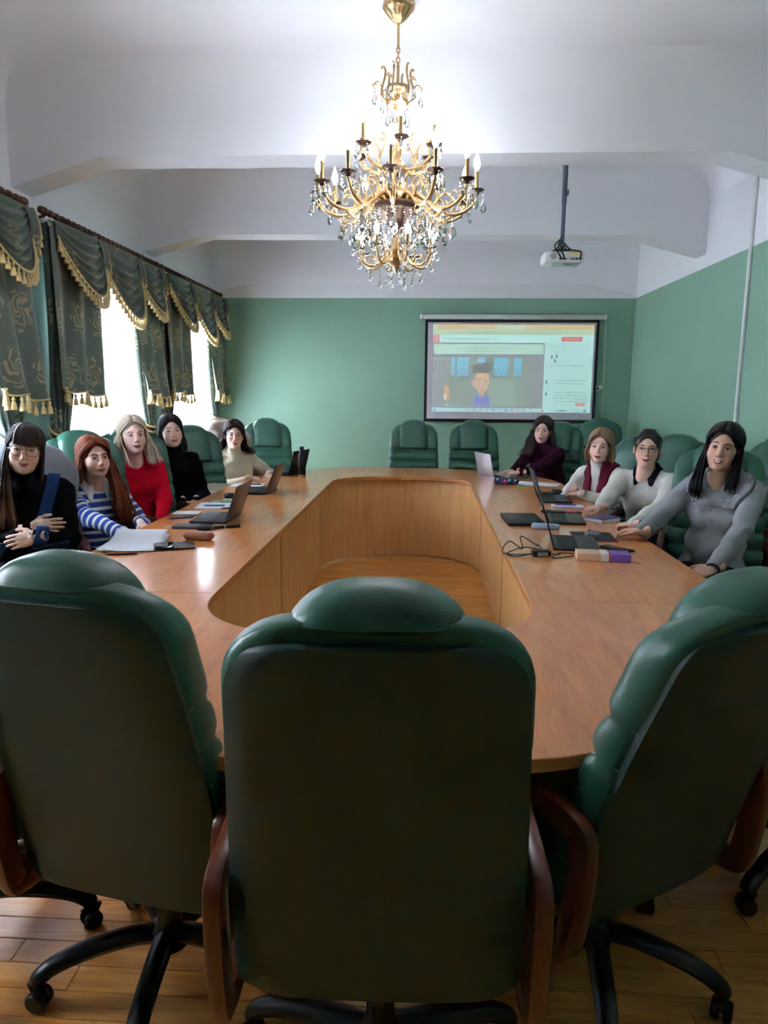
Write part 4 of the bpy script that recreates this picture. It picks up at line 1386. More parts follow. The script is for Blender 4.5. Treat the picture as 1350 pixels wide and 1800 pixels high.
# ---- hand templates (right hand, palm down, fingers +Y, thumb on -X)
def hand_template(pose):
    f = Field((-.085, -.055, -.085), (.055, .19, .04), .0036)
    f.cone((0, -.06, 0), (0, .005, 0), .024, .0245, .01)
    f.ell((-.001, .045, 0), (.038, .054, .0145), .015)
    curl = {'flat': (6, 10, 8), 'relaxed': (22, 30, 22), 'fist': (62, 78, 50), 'type': (10, 42, 28)}[pose if pose != 'point' else 'relaxed']
    for i, (x, y, ln, r) in enumerate(((-.029, .086, .074, .0086), (-.0095, .092, .082, .0088), (.0105, .089, .076, .0084), (.028, .080, .060, .0076))):
        c = curl
        if pose == 'point': c = (4, 10, 8) if i == 0 else (40, 60, 40)
        p = np.array((x, y-.012, .001)); sp = (x*1.1)
        ang = 0; rr = r
        f.cone((x*.6, .04, 0), p, .012, rr, .01)
        for seg, (fr, da) in enumerate(zip((.46, .30, .24), c)):
            ang += math.radians(da)
            d = np.array((sp*(1.5 if pose != 'fist' else .2), math.cos(ang), -math.sin(ang))); d = d/np.linalg.norm(d)
            q = p+d*ln*fr
            f.cone(p, q, rr, rr*.9, .004); rr *= .9; p = q
    t = {'fist': [(-.022, .02, -.006), (-.046, .045, -.016), (-.036, .075, -.03), (-.018, .088, -.036)]}.get(pose, [(-.022, .015, -.004), (-.046, .042, -.010), (-.058, .070, -.014), (-.060, .094, -.018)])
    for (a, b, ra, rb) in zip(t, t[1:], (.0135, .011, .0095), (.011, .0095, .0075)):
        f.cone(a, b, ra, rb, .006)
    return f.mesh()
HANDS = {p: hand_template(p) for p in ('flat', 'relaxed', 'fist', 'type', 'point')}
SKIN = (220, 180, 162)
def rotm(yaw=0, pitch=0, roll=0):
    """pitch > 0 lifts the chin, roll > 0 tilts towards the person's right"""
    return np.array(Matrix.Rotation(yaw, 3, 'Z') @ Matrix.Rotation(pitch, 3, 'X') @ Matrix.Rotation(roll, 3, 'Y'))
def ik(S, W, l1, l2, pole):
    S, W, pole = Vector(S), Vector(W), Vector(pole)
    d = W-S; D = d.length
    if D > (l1+l2)*.995: l1 = l2 = D/1.99
    n = d.normalized(); a = (l1*l1-l2*l2+D*D)/(2*D); hgt = math.sqrt(max(0, l1*l1-a*a))
    p = (pole-n*pole.dot(n)).normalized()
    return S+n*a+p*hgt
def make_eye(parent, side, Rh, H, sc, iris):
    m = MB(); r = .0140; n = 14
    angs = [0, .16, .17, .42, .43, .9, 1.4, 2.0, 2.8]
    rings = [[Vector((r*math.sin(a)*math.cos(2*PI*k/n), r*math.cos(a), r*math.sin(a)*math.sin(2*PI*k/n))) for k in range(n)] for a in [max(a, .01) for a in angs]]
    for j in range(len(angs)-1):
        m.cur = 2 if j < 1 else (1 if j < 3 else 0)
        o = len(m.v); m.add(rings[j]+rings[j+1], [(k, n+k, n+(k+1) % n, (k+1) % n) for k in range(n)])
    m.cur = 2; m.add(rings[0], [tuple(range(n))])
    T = Matrix(Rh.tolist()).to_4x4(); T.translation = Vector(H)
    c = T @ Vector((side*.031*sc[0], .0755*sc[1], .0))
    g = Matrix(Rh.tolist()).to_4x4(); g.translation = c
    m.v = [tuple(g @ Vector(v)) for v in m.v]
    return m.build('eye', [M_EYEW, M_IRIS[iris], M_PUP], parent, auto=None)

def strands(m, style, Rh, H, rng):
    """locks of hair from the parting over the skull and down"""
    n = style.get('n', 560); c0 = np.array(srgb(style['col'])); c1 = np.array(srgb(style.get('tip', style['col'])))
    px = style.get('part', 0.0); az0 = math.radians(style.get('az0', 58)+8); zend = style['len']; flare = style.get('flare', .05)
    wave = style.get('wave', .004); vol = style.get('vol', 1.05); front = style.get('front', 0); tuck = style.get('tuck', 0)
    ER = np.array((.083, .104, .094))*vol; EC = np.array((0, -.018, .036))
    for i in range(n):
        side = -1 if i % 2 else 1
        zend = style.get('lens', {}).get(side, style['len'])
        w = rng.random(); az = az0+(PI-az0)*w
        pa = math.radians(54-84*w)+rng.normal(0, .05)
        d0 = np.array((px+rng.normal(0, .03), math.sin(pa), math.cos(pa))); d0 /= np.linalg.norm(d0)
        d1 = np.array((side*math.sin(az), math.cos(az), -.18)); d1 /= np.linalg.norm(d1)
        if style.get('pull'):
            az = math.radians(28+95*w)
            d0 = np.array((side*math.sin(az), math.cos(az)*1.05, .62-.62*w)); d0 /= np.linalg.norm(d0)
            if rng.random() < .45: d0 = np.array((side*rng.random()*.12, math.sin(math.radians(50-40*w)), math.cos(math.radians(50-40*w))))
            d1 = np.array((side*.12, -1, -.32)); d1 /= np.linalg.norm(d1)
        om = math.acos(np.clip(d0@d1, -1, 1)); jit = 1+rng.normal(0, .012)
        pts = []
        for k in range(8):
            t = k/7
            d = (math.sin((1-t)*om)*d0+math.sin(t*om)*d1)/max(1e-4, math.sin(om))
            pts.append(EC+ER*d*jit*(1+.02*math.sin(PI*t)))
        pe = pts[-1]
        ze = zend+rng.normal(0, .012)+style.get('lay', 0)*w
        if isinstance(front, dict): fr = front.get(side, 0)
        else: fr = front
        isf = az < math.radians(112)
        phs = rng.random()*6.28; rx, ry = rng.random()-.5, rng.random()
        if ze < pe[2]-.02 and not style.get('pull'):
            m_ = 9
            for k in range(1, m_+1):
                t = k/m_; z = pe[2]+(ze-pe[2])*t
                x = pe[0]*(1+flare*t*(1.4 if isf else .7)); y = pe[1]
                dn = max(0, (-.13-z)/.12)
                if isf and fr:
                    y += (max(.03, fr)*(.25+.85*ry)-pe[1])*min(1, max(0, (-z-.0)/.17))
                    x += rx*style.get('spread', .07)*t**.8-side*style.get('inw', .012)*t
                    x += style.get('sweep', {}).get(side, 0)*t*t
                elif dn > 0 and ze < -.17:
                    y += (-.125-pe[1])*min(1, dn)
                if tuck: x -= side*tuck*t**3; y += -.01*t
                x += wave*math.sin(phs+t*style.get('wn', 9)); y += wave*math.cos(phs*1.3+t*style.get('wn', 9))
                if style.get('flip'): x += side*style['flip']*max(0, t-.75)**1.5*8
                pts.append(np.array((x, y, z)))
        r0 = style.get('r', .0048)
        k = len(pts); rs = [r0*(.55+.45*min(1, j/4))*(1-.75*max(0, (j/(k-1)-.7)/.3)) for j in range(k)]
        P = [(Rh@p+H) for p in pts]
        v0 = len(m.v)
        m.tube([tuple(p) for p in P], rs, 5, flat=.55)
        tint = 1+rng.normal(0, .14)
        for j in range(k):
            tt = np.clip((-.10-pts[j][2])/max(.05, -.10-zend), 0, 1)**1.4
            c = tuple(np.clip((c0+(c1-c0)*tt)*max(.5, tint), 0, 1))
            for q in range(5): m.c[v0+j*5+q] = c

def person(label, pos, yaw, eye, hyaw, hpitch, hroll, arms, garment, hair, skin=SKIN, neck='crew', headscale=(1, 1, 1), iris='brown', lips=(176, 96, 96), brow=(70, 50, 40), smile=0.0, teeth=False, legs=(26, 26, 32), glasses=None, seed=1, stripe=False, bulk=1.0, seatz=.0, glasscol=(60, 40, 34)):
    rng = np.random.default_rng(seed)
    root = empty('person', (pos[0], pos[1], 0), math.radians(yaw), label, 'person')
    Rw = np.array(Matrix.Rotation(-math.radians(yaw), 3, 'Z'))
    loc = lambda p: Rw@(np.array(p, float)-np.array((pos[0], pos[1], 0)))
    Rh = rotm(math.radians(hyaw-yaw), math.radians(hpitch), math.radians(hroll))
    hs = np.array(headscale)
    E = loc(eye); H = E-Rh@(np.array((0, .085, 0))*hs)
    by = math.radians((hyaw-yaw)*.35)
    Rn = rotm(by, 0, 0)
    Nk = H+Rn@np.array((0, -.050, -.160))             # base of the neck
    C = Nk+np.array((0, -.008, -.050))
    P0 = np.array((0, -.02, .54+seatz))
    sp = lambda t, x=0, y=0, z=0: P0+(C-P0)*t+np.array((x, y, z))
    B = bulk
    SH = {s: C+np.array((s*.150*B, 0, -.012)) for s in (-1, 1)}
    limb = {}
    for s in (-1, 1):
        w, pole, pose, hd, hn = arms[s]
        W = loc(w); El = np.array(ik(SH[s], W, .275, .245, Rw@np.array(pole, float)))
        limb[s] = (El, W, pose, Rw@np.array(hd, float), Rw@np.array(hn, float))
    # --- body: skin head, neck, hands, with a coarse torso and legs beneath the clothes
    parts = []
    sk = np.array(srgb(skin))
    HV = HEADV*hs
    if smile:
        d = np.exp(-(((np.abs(HV[:, 0])-.022)/.010)**2+((HV[:, 2]+.069)/.010)**2))*(HV[:, 1] > .06)
        HV = HV.copy(); HV[:, 2] += smile*.006*d; HV[:, 1] -= smile*.002*d
    cc = np.broadcast_to(sk, (len(HV), 3)).copy()
    x, y, z = HEADV[:, 0], HEADV[:, 1], HEADV[:, 2]
    lipm = (y > .086) & (np.abs(x) < .0235) & (z < -.0605) & (z > -.0795) & (np.abs(z+.0690) < .0098*(1-(x/.0245)**2)+.0015)
    cheek = np.exp(-(((np.abs(x)-.038)/.018)**2+((z+.034)/.018)**2))*(y > .04)
    cc = cc*(1-.12*cheek[:, None]*np.array((0, 1, .8)))
    cc[lipm] = np.array(srgb(lips))
    parts.append((HV@Rh.T+H, HEADQ, cc, 0))
    tf = lambda p: tuple(Rh@(np.array(p)*hs)+H)
    m = MB()
    for s in (-1, 1):
        for up in (1, -1):
            pts = []
            for k in range(9):
                u = -1+2*k/8; xx = s*.031+u*.0160; zz = (.0088 if up > 0 else -.0064)*(1-u*u)+.0006*u*s
                dx = xx-s*.031
                yy = .0755+math.sqrt(max(1e-6, 0.0150**2-min(.0142, abs(dx))**2-zz*zz))
                yy = max(yy, .0815)
                pts.append(tf((xx, yy, zz)))
            m.col = tuple(sk*(.93 if up > 0 else .98)); m.tube(pts, .0026, 6)
            if up > 0:
                m.col = (.02, .015, .012); m.tube([tuple(np.array(p)+Rh@np.array((0, .0018, -.0022))) for p in pts], .0013, 5)
        pts = [tf((s*xx, ysurf(s*xx, zz)+.0005, zz)) for xx, zz in ((.013, .0205), (.022, .0245), (.032, .0265), (.041, .0245), (.049, .0185))]
        m.col = tuple(srgb(brow)); m.tube(pts, [.0022, .0033, .0032, .0026, .0012], 6, flat=.8)
    m.col = tuple(np.array(srgb(lips))*.35)
    if not teeth:
        zc = lambda u: -.0690+smile*.005*u*u
        m.tube([tf((.021*u, ysurf(.021*u, -.069)-.0022, zc(u))) for u in [-1+k/4 for k in range(9)]], .0011, 5)
    v_, q_ = mb_np(m); parts.append((v_, q_, np.array(m.c), 0))
    if teeth:
        m = MB(); m.grid(lambda u, v: Vector(tf(((u*2-1)*.0165, ysurf((u*2-1)*.0165, -.0690)+.0016, -.0655+.004*(2*u-1)**2-v*.0075*(1-(2*u-1)**2*.8)))), 9, 4)
        v_, q_ = mb_np(m); parts.append((v_, q_, (1, 1, 1), 1))
    for s in (-1, 1):
        El, W, pose, hd, hn = limb[s]
        yv = hd/np.linalg.norm(hd); zv = hn-yv*(hn@yv); zv /= np.linalg.norm(zv); xv = np.cross(yv, zv)
        hv, hq = HANDS[pose]; hv = hv*.95
        if s == -1: M3 = np.stack([xv, yv, zv], 1); q = hq; v = hv       # local -x is the person's left... mirrored below
        if s == 1: v = hv.copy(); q = hq; M3 = np.stack([xv, yv, zv], 1)
        # person faces +Y: +x is the person's right side
        if s == -1: v = hv*np.array((-1, 1, 1)); q = hq[:, ::-1]
        parts.append((v@M3.T+W, q, sk, 0))
    f = Field(np.minimum.reduce([C-.32, P0-.3, limb[1][0]-.08, limb[-1][0]-.08, limb[1][1]-.08, limb[-1][1]-.08]), np.maximum.reduce([C+.3, P0+.2, limb[1][0]+.08, limb[-1][0]+.08, limb[1][1]+.08, limb[-1][1]+.08]), .016)
    f.ell(sp(.02), (.14, .10, .10), .03); f.ell(sp(.38), (.11, .085, .14), .05); f.ell(sp(.75), (.125, .09, .15), .05)
    f.cone(C+np.array((-.11, 0, -.01)), C+np.array((.11, 0, -.01)), .042, .042, .04)
    f.cone(C, Nk+np.array((0, 0, .05)), .05, .046, .03)
    for s in (-1, 1):
        El, W = limb[s][0], limb[s][1]
        f.cone(SH[s], El, .036, .030, .02); f.cone(El, W, .030, .023, .01)
    v, q = f.mesh(); parts.append((v, q, sk, 0))
    body = np_obj('body', parts, [M_SKIN, M_TEETH], root)
    for s in (-1, 1): make_eye(body, s, Rh, H, hs, iris)
    # --- jumper
    lo = np.minimum.reduce([C-.34, P0-.3]+[limb[s][i]-.09 for s in (-1, 1) for i in (0, 1)]); hi = np.maximum.reduce([C+.26, P0+.25, H+np.array((0, 0, -.03))]+[limb[s][i]+.09 for s in (-1, 1) for i in (0, 1)])
    lo[2] = max(lo[2], P0[2]-.10)
    f = Field(lo, hi, .0085)
    f.ell(sp(.0), (.178*B, .135*B, .11), .04); f.ell(sp(.33, 0, .01), (.148*B, .122*B, .15), .06); f.ell(sp(.74, 0, .0), (.158*B, .118*B, .16), .06)
    for s in (-1, 1): f.ell(sp(.66, s*.068*B, .085), (.062, .052, .060), .05)
    f.cone(C+np.array((-.125*B, 0, -.012)), C+np.array((.125*B, 0, -.012)), .058, .058, .05)
    for s in (-1, 1): f.cone(C+np.array((s*.09, -.005, .015)), Nk+np.array((0, -.01, .03)), .04, .045, .04)
    for s in (-1, 1):
        El, W = limb[s][0], limb[s][1]
        f.cone(SH[s], El, .060*B, .050*B, .035)
        We = W-(W-El)/np.linalg.norm(W-El)*.012
        f.cone(El, We, .050*B, .036, .015)
    f.ripple(.0055, seed)
    if neck in ('turtle', 'mock'):
        top = H+Rh@np.array((0, -.018, -.108 if neck == 'turtle' else -.140))
        rr = .064 if neck == 'turtle' else .070
        f.ell(Nk+np.array((0, .012, -.035)), (.088, .080, .060), .03)
        f.cone(Nk+np.array((0, .006, -.03)), top, rr+.012, rr, .02)
        f.cone(Nk*.55+top*.45, Nk*.5+top*.5, rr+.003, rr+.003, .008)
    else:
        f.cone(Nk+np.array((0, .004, .02)), Nk+np.array((0, .02, .12)), .066, .085, .008, 's')
    cut = P0[2]-.075
    v, q = f.mesh(); jf = f
    gc = np.array(srgb(garment))
    if stripe:
        st = v[:, 2].copy()
        for s in (-1, 1):
            El, W = limb[s][0], limb[s][1]
            for a, b, base in ((SH[s], El, 0.0), (El, W, .275)):
                ba = b-a; t = ((v-a)@ba)/(ba@ba); tc_ = np.clip(t, 0, 1)
                d = np.linalg.norm(v-a-tc_[:, None]*ba, axis=1)
                lim = .068 if base else .062
                msk = (d < lim) & (t > (.25 if not base else -.2))
                st = np.where(msk, 1.5-(base+t*np.linalg.norm(ba)), st)
        cols = np.stack([st, st, st], 1)
    else: cols = gc
    jum = np_obj('jumper', [(v, q, cols, 0)], M_STRIPE if stripe else M_KNIT, root)
    # --- trousers and shoes
    f = Field((-.30, -.22, .05), (.30, .60, .70+seatz), .013)
    f.ell(P0+np.array((0, 0, -.01)), (.165, .125, .085), .03)
    K = {}
    for s in (-1, 1):
        hp = P0+np.array((s*.085, .02, -.02)); kn = np.array((s*.11, .36, .515+seatz)); an = np.array((s*.115, .34, .10)); K[s] = an
        f.cone(hp, kn, .082, .062, .03); f.cone(kn, an, .060, .046, .03)
    f.ripple(.003, seed+3)
    v, q = f.mesh(); np_obj('trousers', [(v, q, srgb(legs), 0)], M_CLOTH, root)
    for s in (-1, 1):
        f = Field(K[s]+np.array((-.07, -.10, -.11)), K[s]+np.array((.07, .22, .04)), .010)
        f.ell(K[s]+np.array((0, .05, -.062)), (.042, .125, .034), .01); f.cone(K[s]+np.array((0, -.01, -.05)), K[s], .04, .04, .03)
        f.cut((0, 0, -1), -0.004)
        v, q = f.mesh(); np_obj('shoe', [(v, q, srgb((22, 20, 22)), 0)], M_CLOTH, root)
    # --- hair
    m = MB()
    cv = CAPV*hs
    if hair.get('vol', 1.05) < 1.0: cv = cv*np.array((.97, .97, .965))
    strands(m, hair, Rh*1.0, H, rng)
    for fn in hair.get('extra', []): fn(m, Rh, H, rng)
    v_, q_ = mb_np(m)
    base = np.array(srgb(hair['col']))
    np_obj('hair', [(cv@Rh.T+H, CAPQ, base*.85, 0), (v_, q_, np.array(m.c), 0)], M_HAIR, root)
    # --- glasses
    if glasses:
        m = MB(); gw, gh, half = glasses
        for s in (-1, 1):
            pts = []
            for k in range(20):
                a = 2*PI*k/20
                xx, zz = sup(gw, gh, 2.8, a)
                pts.append(tf((s*.0335+xx, .109-.10*max(0, abs(s*.0335+xx)-.03)**1.3*3, -.004+zz)))
            m.tube(pts, .0014, 6, closed=True) if not half else m.tube(pts[:11], .0018, 6)
            if half: m.tube(pts[10:]+[pts[0]], .0007, 5)
            m.tube([tf((s*(.0335+gw), .103, .004)), tf((s*.073, .07, .004)), tf((s*.0775, .0, .003)), tf((s*.075, -.02, -.012))], .0016, 6)
        m.tube([tf((-.010, .112, .002)), tf((0, .115, .004)), tf((.010, .112, .002))], .0016, 6)
        m.build('glasses', simple('glasses_frame_%d' % seed, glasscol, .3), root)
    return dict(root=root, H=H, Rh=Rh, Nk=Nk, C=C, P0=P0, sp=sp, tf=tf, SH=SH, limb=limb, rng=rng, loc=loc, jf=jf)
def lock(m, P, r, col, Rh, H, flat=.5, seg=6, tip=None):
    """one extra lock through head-space points"""
    P = smoothpath(P, 4); k = len(P); v0 = len(m.v); c0 = np.array(srgb(col)); c1 = np.array(srgb(tip or col))
    m.tube([tuple(Rh@np.array(p)+H) for p in P], [r*(1-.7*max(0, j/(k-1)-.6)/.4) for j in range(k)], seg, flat=flat)
    for j in range(k):
        c = tuple(c0+(c1-c0)*(j/(k-1))**1.5)
        for q in range(seg): m.c[v0+j*seg+q] = c
# ------------------------------------------------------------------ the nine people
def band(P, name, col, thick, conds, mat=None, wedge=None):
    """cloth lying on the jumper: its surface inflated, cut by planes (n, d): n.p <= d, and by balls ('ball', c, r)"""
    jf = P['jf']; g = Field.__new__(Field); g.lo, g.h, g.x, g.y, g.z = jf.lo, jf.h, jf.x, jf.y, jf.z
    X, Y, Z = g.x[:, None, None], g.y[None, :, None], g.z[None, None, :]
    F = np.maximum(jf.F-thick, -(jf.F+.012))
    for c in conds:
        if c[0] == 'ball': D = np.sqrt((X-c[1][0])**2+(Y-c[1][1])**2+(Z-c[1][2])**2)-c[2]
        elif c[0] == 'fn': D = c[1](X, Y, Z)
        else: D = X*c[0][0]+Y*c[0][1]+Z*c[0][2]-c[1]
        F = np.maximum(F, D)
    g.F = F.astype(np.float32)
    v, q = g.mesh()
    return np_obj(name, [(v, q, srgb(col), 0)], mat or M_CLOTH, P['root'])

def bangs(col, x0=-.062, x1=.05, z=.024, n=44):
    def fn(m, Rh, H, rng):
        for i in range(n):
            x = x0+(x1-x0)*i/(n-1)+rng.normal(0, .002)
            lock(m, [(x*.45, .03, .128), (x*.75, .078, .108), (x*.98, .098, .07), (x*1.05, .104-.35*abs(x)**1.3, z+rng.normal(0, .004))], .007, tuple(np.clip(np.array(col)*(1+rng.normal(0, .1)), 0, 255)), Rh, H)
    return fn
def bun(col):
    def fn(m, Rh, H, rng):
        for i in range(10):
            a = 2*PI*i/10
            lock(m, [(.0, -.118, .0), (.022*math.cos(a), -.135, -.01+.022*math.sin(a)), (.030*math.cos(a+.7), -.15, -.01+.030*math.sin(a+.7)), (.01*math.cos(a+1.4), -.165, -.01+.01*math.sin(a+1.4))], .014, col, Rh, H, flat=.8)
    return fn

p = person('woman with long brown hair and glasses, arms crossed, in a black turtleneck and navy wrap', (-2.00, 3.47), -150, (-1.925, 3.33, 1.205), -151, 3, -8,
    {-1: ((-1.800, 3.15, .815), (.5, .2, -1), 'flat', (-.97, -.12, -.20), (.30, -.9, .35)),
      1: ((-1.86, 3.22, .845), (-.7, -.1, -1), 'flat', (.9, .25, .10), (.2, -.9, .4))},
    (16, 17, 20), dict(col=(52, 38, 36), tip=(150, 108, 78), spread=.09, len=-.22, lens={1: -.38, -1: -.24}, front={1: .115, -1: 0}, sweep={1: -.03}, az0=60, vol=1.04, wave=.003, extra=[bangs((50, 37, 35))]),
    neck='turtle', smile=1.0, lips=(186, 108, 104), iris='blue', glasses=(.0265, .0215, 0), glasscol=(92, 54, 42), seed=11, bulk=1.06)
Nk, sp = p['Nk'], p['sp']
band(p, 'navy_wrap', (30, 44, 74), .020, [((0, 0, 1), sp(.52)[2]), ((0, 0, -1), -sp(.12)[2]), ((0, -1, 0), -sp(.3)[1]-.04), ('fn', lambda X, Y, Z: np.abs(X)-.16+0*Y+0*Z)])
band(p, 'shoulder_strap', (34, 58, 104), .016, [((0, -1, 0), -sp(.8)[1]+.03), ((0, 0, -1), -sp(.42)[2]), ('fn', lambda X, Y, Z: np.abs((X+.010)+(Z-sp(.42)[2])*.33)-.030+0*Y)])
bw = p['limb'][-1]
ydir = bw[3]/np.linalg.norm(bw[3])
m = MB()
zz = bw[4]-ydir*(bw[4]@ydir); zz /= np.linalg.norm(zz); xx = np.cross(ydir, zz)
for k in range(16):
    a = 2*PI*k/16; c = bw[1]+ydir*.004+xx*.031*math.cos(a)+zz*.030*math.sin(a)
    m.ell(tuple(c), (.0055, .0055, .0055), 6, 4)
m.build('pearl_bracelet', simple('pearl', (226, 214, 206), .25), p['root'], kind='stuff')

p = person('red-haired woman in a blue and white striped jumper with a white collar, looking right', (-1.93, 4.06), -128, (-1.845, 3.95, 1.112), -134, 4, 2,
    {1: ((-1.615, 3.67, .735), (-.6, -.5, -.9), 'relaxed', (.75, -.2, -.35), (.2, -.1, 1)),
     -1: ((-1.60, 3.90, .745), (.1, .9, -.8), 'relaxed', (.6, -.45, -.3), (.2, .1, 1))},
    (34, 70, 156), dict(col=(134, 66, 38), tip=(158, 88, 48), spread=.12, len=-.16, lens={-1: -.40, 1: -.13}, front={-1: .115, 1: 0}, sweep={-1: -.045}, part=.10, az0=62, vol=1.08, wave=.007),
    neck='crew', smile=.5, lips=(178, 98, 88), brow=(112, 66, 44), iris='brown', seed=12, stripe=True, headscale=(.98, .98, .97))
Nk, sp = p['Nk'], p['sp']
band(p, 'shirt_collar', (226, 228, 234), .010, [('ball', (Nk[0], Nk[1]+.03, Nk[2]+.0), .125), ((0, 0, -1), -(Nk[2]-.085)), ('fn', lambda X, Y, Z: np.where(Y > Nk[1], .42*(Nk[2]+.035-Z)-np.abs(X-Nk[0]), -1.0)+0*X), ('fn', lambda X, Y, Z: np.abs(X-Nk[0])-.085+.25*(Nk[2]-Z)+0*Y)])
m = MB(); e = [p['tf']((.080, -.004+.006*math.cos(a), -.052+.009*math.sin(a))) for a in [2*PI*k/12 for k in range(12)]]
m.tube(e, .0018, 5, closed=True); m.build('earring', M_CHROME, p['root'])

p = person('woman with straight platinum blonde hair in a bright red jumper', (-1.93, 4.64), -140, (-1.855, 4.50, 1.208), -146, 4, 3,
    {-1: ((-1.66, 4.36, .69), (.25, .45, -1), 'relaxed', (.1, -.8, -.5), (.6, -.1, .8)),
      1: ((-1.76, 4.28, .70), (-.5, .1, -1), 'relaxed', (.5, -.3, -.5), (.1, -.2, 1))},
    (196, 16, 42), dict(col=(206, 190, 168), tip=(218, 200, 176), len=-.185, front=.075, spread=.10, inw=-.012, part=.02, az0=60, vol=1.10, flare=.12, wave=.003),
    neck='crew', smile=.6, lips=(184, 92, 88), brow=(150, 118, 92), iris='blue', seed=13, bulk=1.08, skin=(226, 184, 170))
p = person('woman with black hair in a plain black turtleneck', (-1.84, 5.22), -142, (-1.812, 5.07, 1.205), -150, 6, 4,
    {-1: ((-1.65, 5.02, .70), (.30, .5, -1), 'relaxed', (.1, -.8, -.5), (.6, -.1, .8)),
      1: ((-1.70, 4.95, .70), (-.5, .1, -1), 'relaxed', (.5, -.3, -.5), (.1, -.2, 1))},
    (14, 16, 22), dict(col=(36, 30, 34), len=-.135, front=.03, part=.03, az0=64, vol=1.06, flare=.03, spread=.05, wave=.003),
    neck='mock', smile=.8, lips=(176, 92, 90), brow=(46, 34, 30), seed=14, bulk=1.10, headscale=(1.02, 1, .98))
p = person('woman with glasses and a cream turtleneck, leaning back in front of the beige coat', (-1.66, 6.17), -140, (-1.615, 6.03, 1.118), -158, 3, -3,
    {1: ((-1.46, 5.93, .765), (-.8, -.2, -.7), 'relaxed', (.85, .3, -.2), (.2, -.2, 1)),
     -1: ((-1.36, 6.16, .775), (.5, .7, -.6), 'relaxed', (.3, -.6, -.3), (.2, -.2, 1))},
    (206, 196, 172), dict(col=(66, 46, 40), tip=(84, 58, 48), len=-.135, front=.0, part=.05, az0=66, vol=1.12, flare=.20, wave=.010, flip=.07),
    neck='turtle', smile=1.0, lips=(178, 92, 88), brow=(60, 42, 36), glasses=(.025, .0205, 0), glasscol=(30, 26, 30), seed=15, bulk=1.15)
p = person('woman with long dark hair in a maroon turtleneck, typing on the silver laptop', (1.26, 6.94), 148, (1.10, 6.74, 1.150), 162, 0, -4,
    {1: ((.82, 6.44, .805), (-.3, .5, -.9), 'type', (-.97, -.10, -.08), (0, 0, 1)),
     -1: ((.86, 6.30, .805), (.5, .2, -.9), 'type', (-.97, .05, -.08), (0, 0, 1))},
    (66, 30, 50), dict(col=(62, 48, 46), tip=(80, 62, 58), len=-.25, lens={1: -.24, -1: -.22}, front={1: .08, -1: 0}, part=-.03, az0=64, vol=1.12, flare=.28, spread=.10, wave=.015, wn=7, flip=.03),
    neck='mock', smile=.8, lips=(176, 92, 92), brow=(44, 32, 30), seed=16)
p = person('woman with a dark blonde bob, white jumper and maroon scarf, arms folded on the table', (1.44, 5.32), 132, (1.258, 5.18, 1.120), 157, 2, -5,
    {-1: ((1.10, 4.99, .805), (.6, -.5, -.5), 'relaxed', (-.6, .75, -.1), (-.1, 0, 1)),
      1: ((1.09, 5.14, .835), (-.3, .6, -.7), 'relaxed', (-.35, -.85, -.15), (-.3, 0, 1))},
    (214, 212, 204), dict(col=(148, 118, 88), tip=(166, 136, 104), len=-.105, front=.02, part=.09, az0=58, vol=1.10, flare=.08, tuck=.02, wave=.002),
    neck='turtle', smile=.3, lips=(164, 84, 86), brow=(104, 78, 60), iris='blue', seed=17, bulk=1.08)
Nk, sp, C = p['Nk'], p['sp'], p['C']
for s in (-1, 1):
    band(p, 'scarf_end', (108, 34, 52), .016, [('fn', lambda X, Y, Z, s=s: np.abs(s*(X-C[0])-.072+.14*(C[2]-Z)*.9)-.034+0*Y), ((0, 0, -1), -sp(.50)[2]), ((0, -1, 0), -Nk[1]+.05), ((0, 1, 0), C[1]+.20), ((0, 0, 1), Nk[2]+.06)])
band(p, 'scarf_loop', (108, 34, 52), .020, [('ball', tuple(Nk+np.array((0, -.03, .02))), .10), ((0, 1, 0), Nk[1]+.035), ((0, 0, -1), -Nk[2]+.02)])
p = person('woman with tied-back dark hair and half-rim glasses in a white jumper with navy collar', (1.58, 4.86), 143, (1.425, 4.62, 1.150), 161, 3, -2,
    {1: ((1.095, 4.42, .80), (-.2, .5, -.9), 'fist', (-.92, -.25, -.12), (-.1, 0, 1)),
     -1: ((1.135, 3.83, .805), (.7, -.2, -.6), 'point', (-.62, .75, -.18), (-.1, .1, 1))},
    (212, 211, 204), dict(col=(44, 32, 30), len=-.05, pull=True, vol=1.0, n=260, r=.005, extra=[bun((44, 32, 30))]),
    neck='crew', smile=.9, lips=(172, 92, 88), brow=(48, 36, 34), glasses=(.0245, .014, 1), glasscol=(26, 24, 28), iris='blue', seed=18, bulk=1.16, headscale=(1.03, 1, .99), skin=(220, 176, 156))
Nk, sp = p['Nk'], p['sp']
band(p, 'shirt_collar', (26, 28, 42), .011, [('ball', (Nk[0], Nk[1]+.03, Nk[2]+.0), .118), ((0, 0, -1), -(Nk[2]-.078)), ('fn', lambda X, Y, Z: np.where(Y > Nk[1], .42*(Nk[2]+.02-Z)-np.abs(X-Nk[0]), -1.0)+0*X), ('fn', lambda X, Y, Z: np.abs(X-Nk[0])-.082+.25*(Nk[2]-Z)+0*Y)])
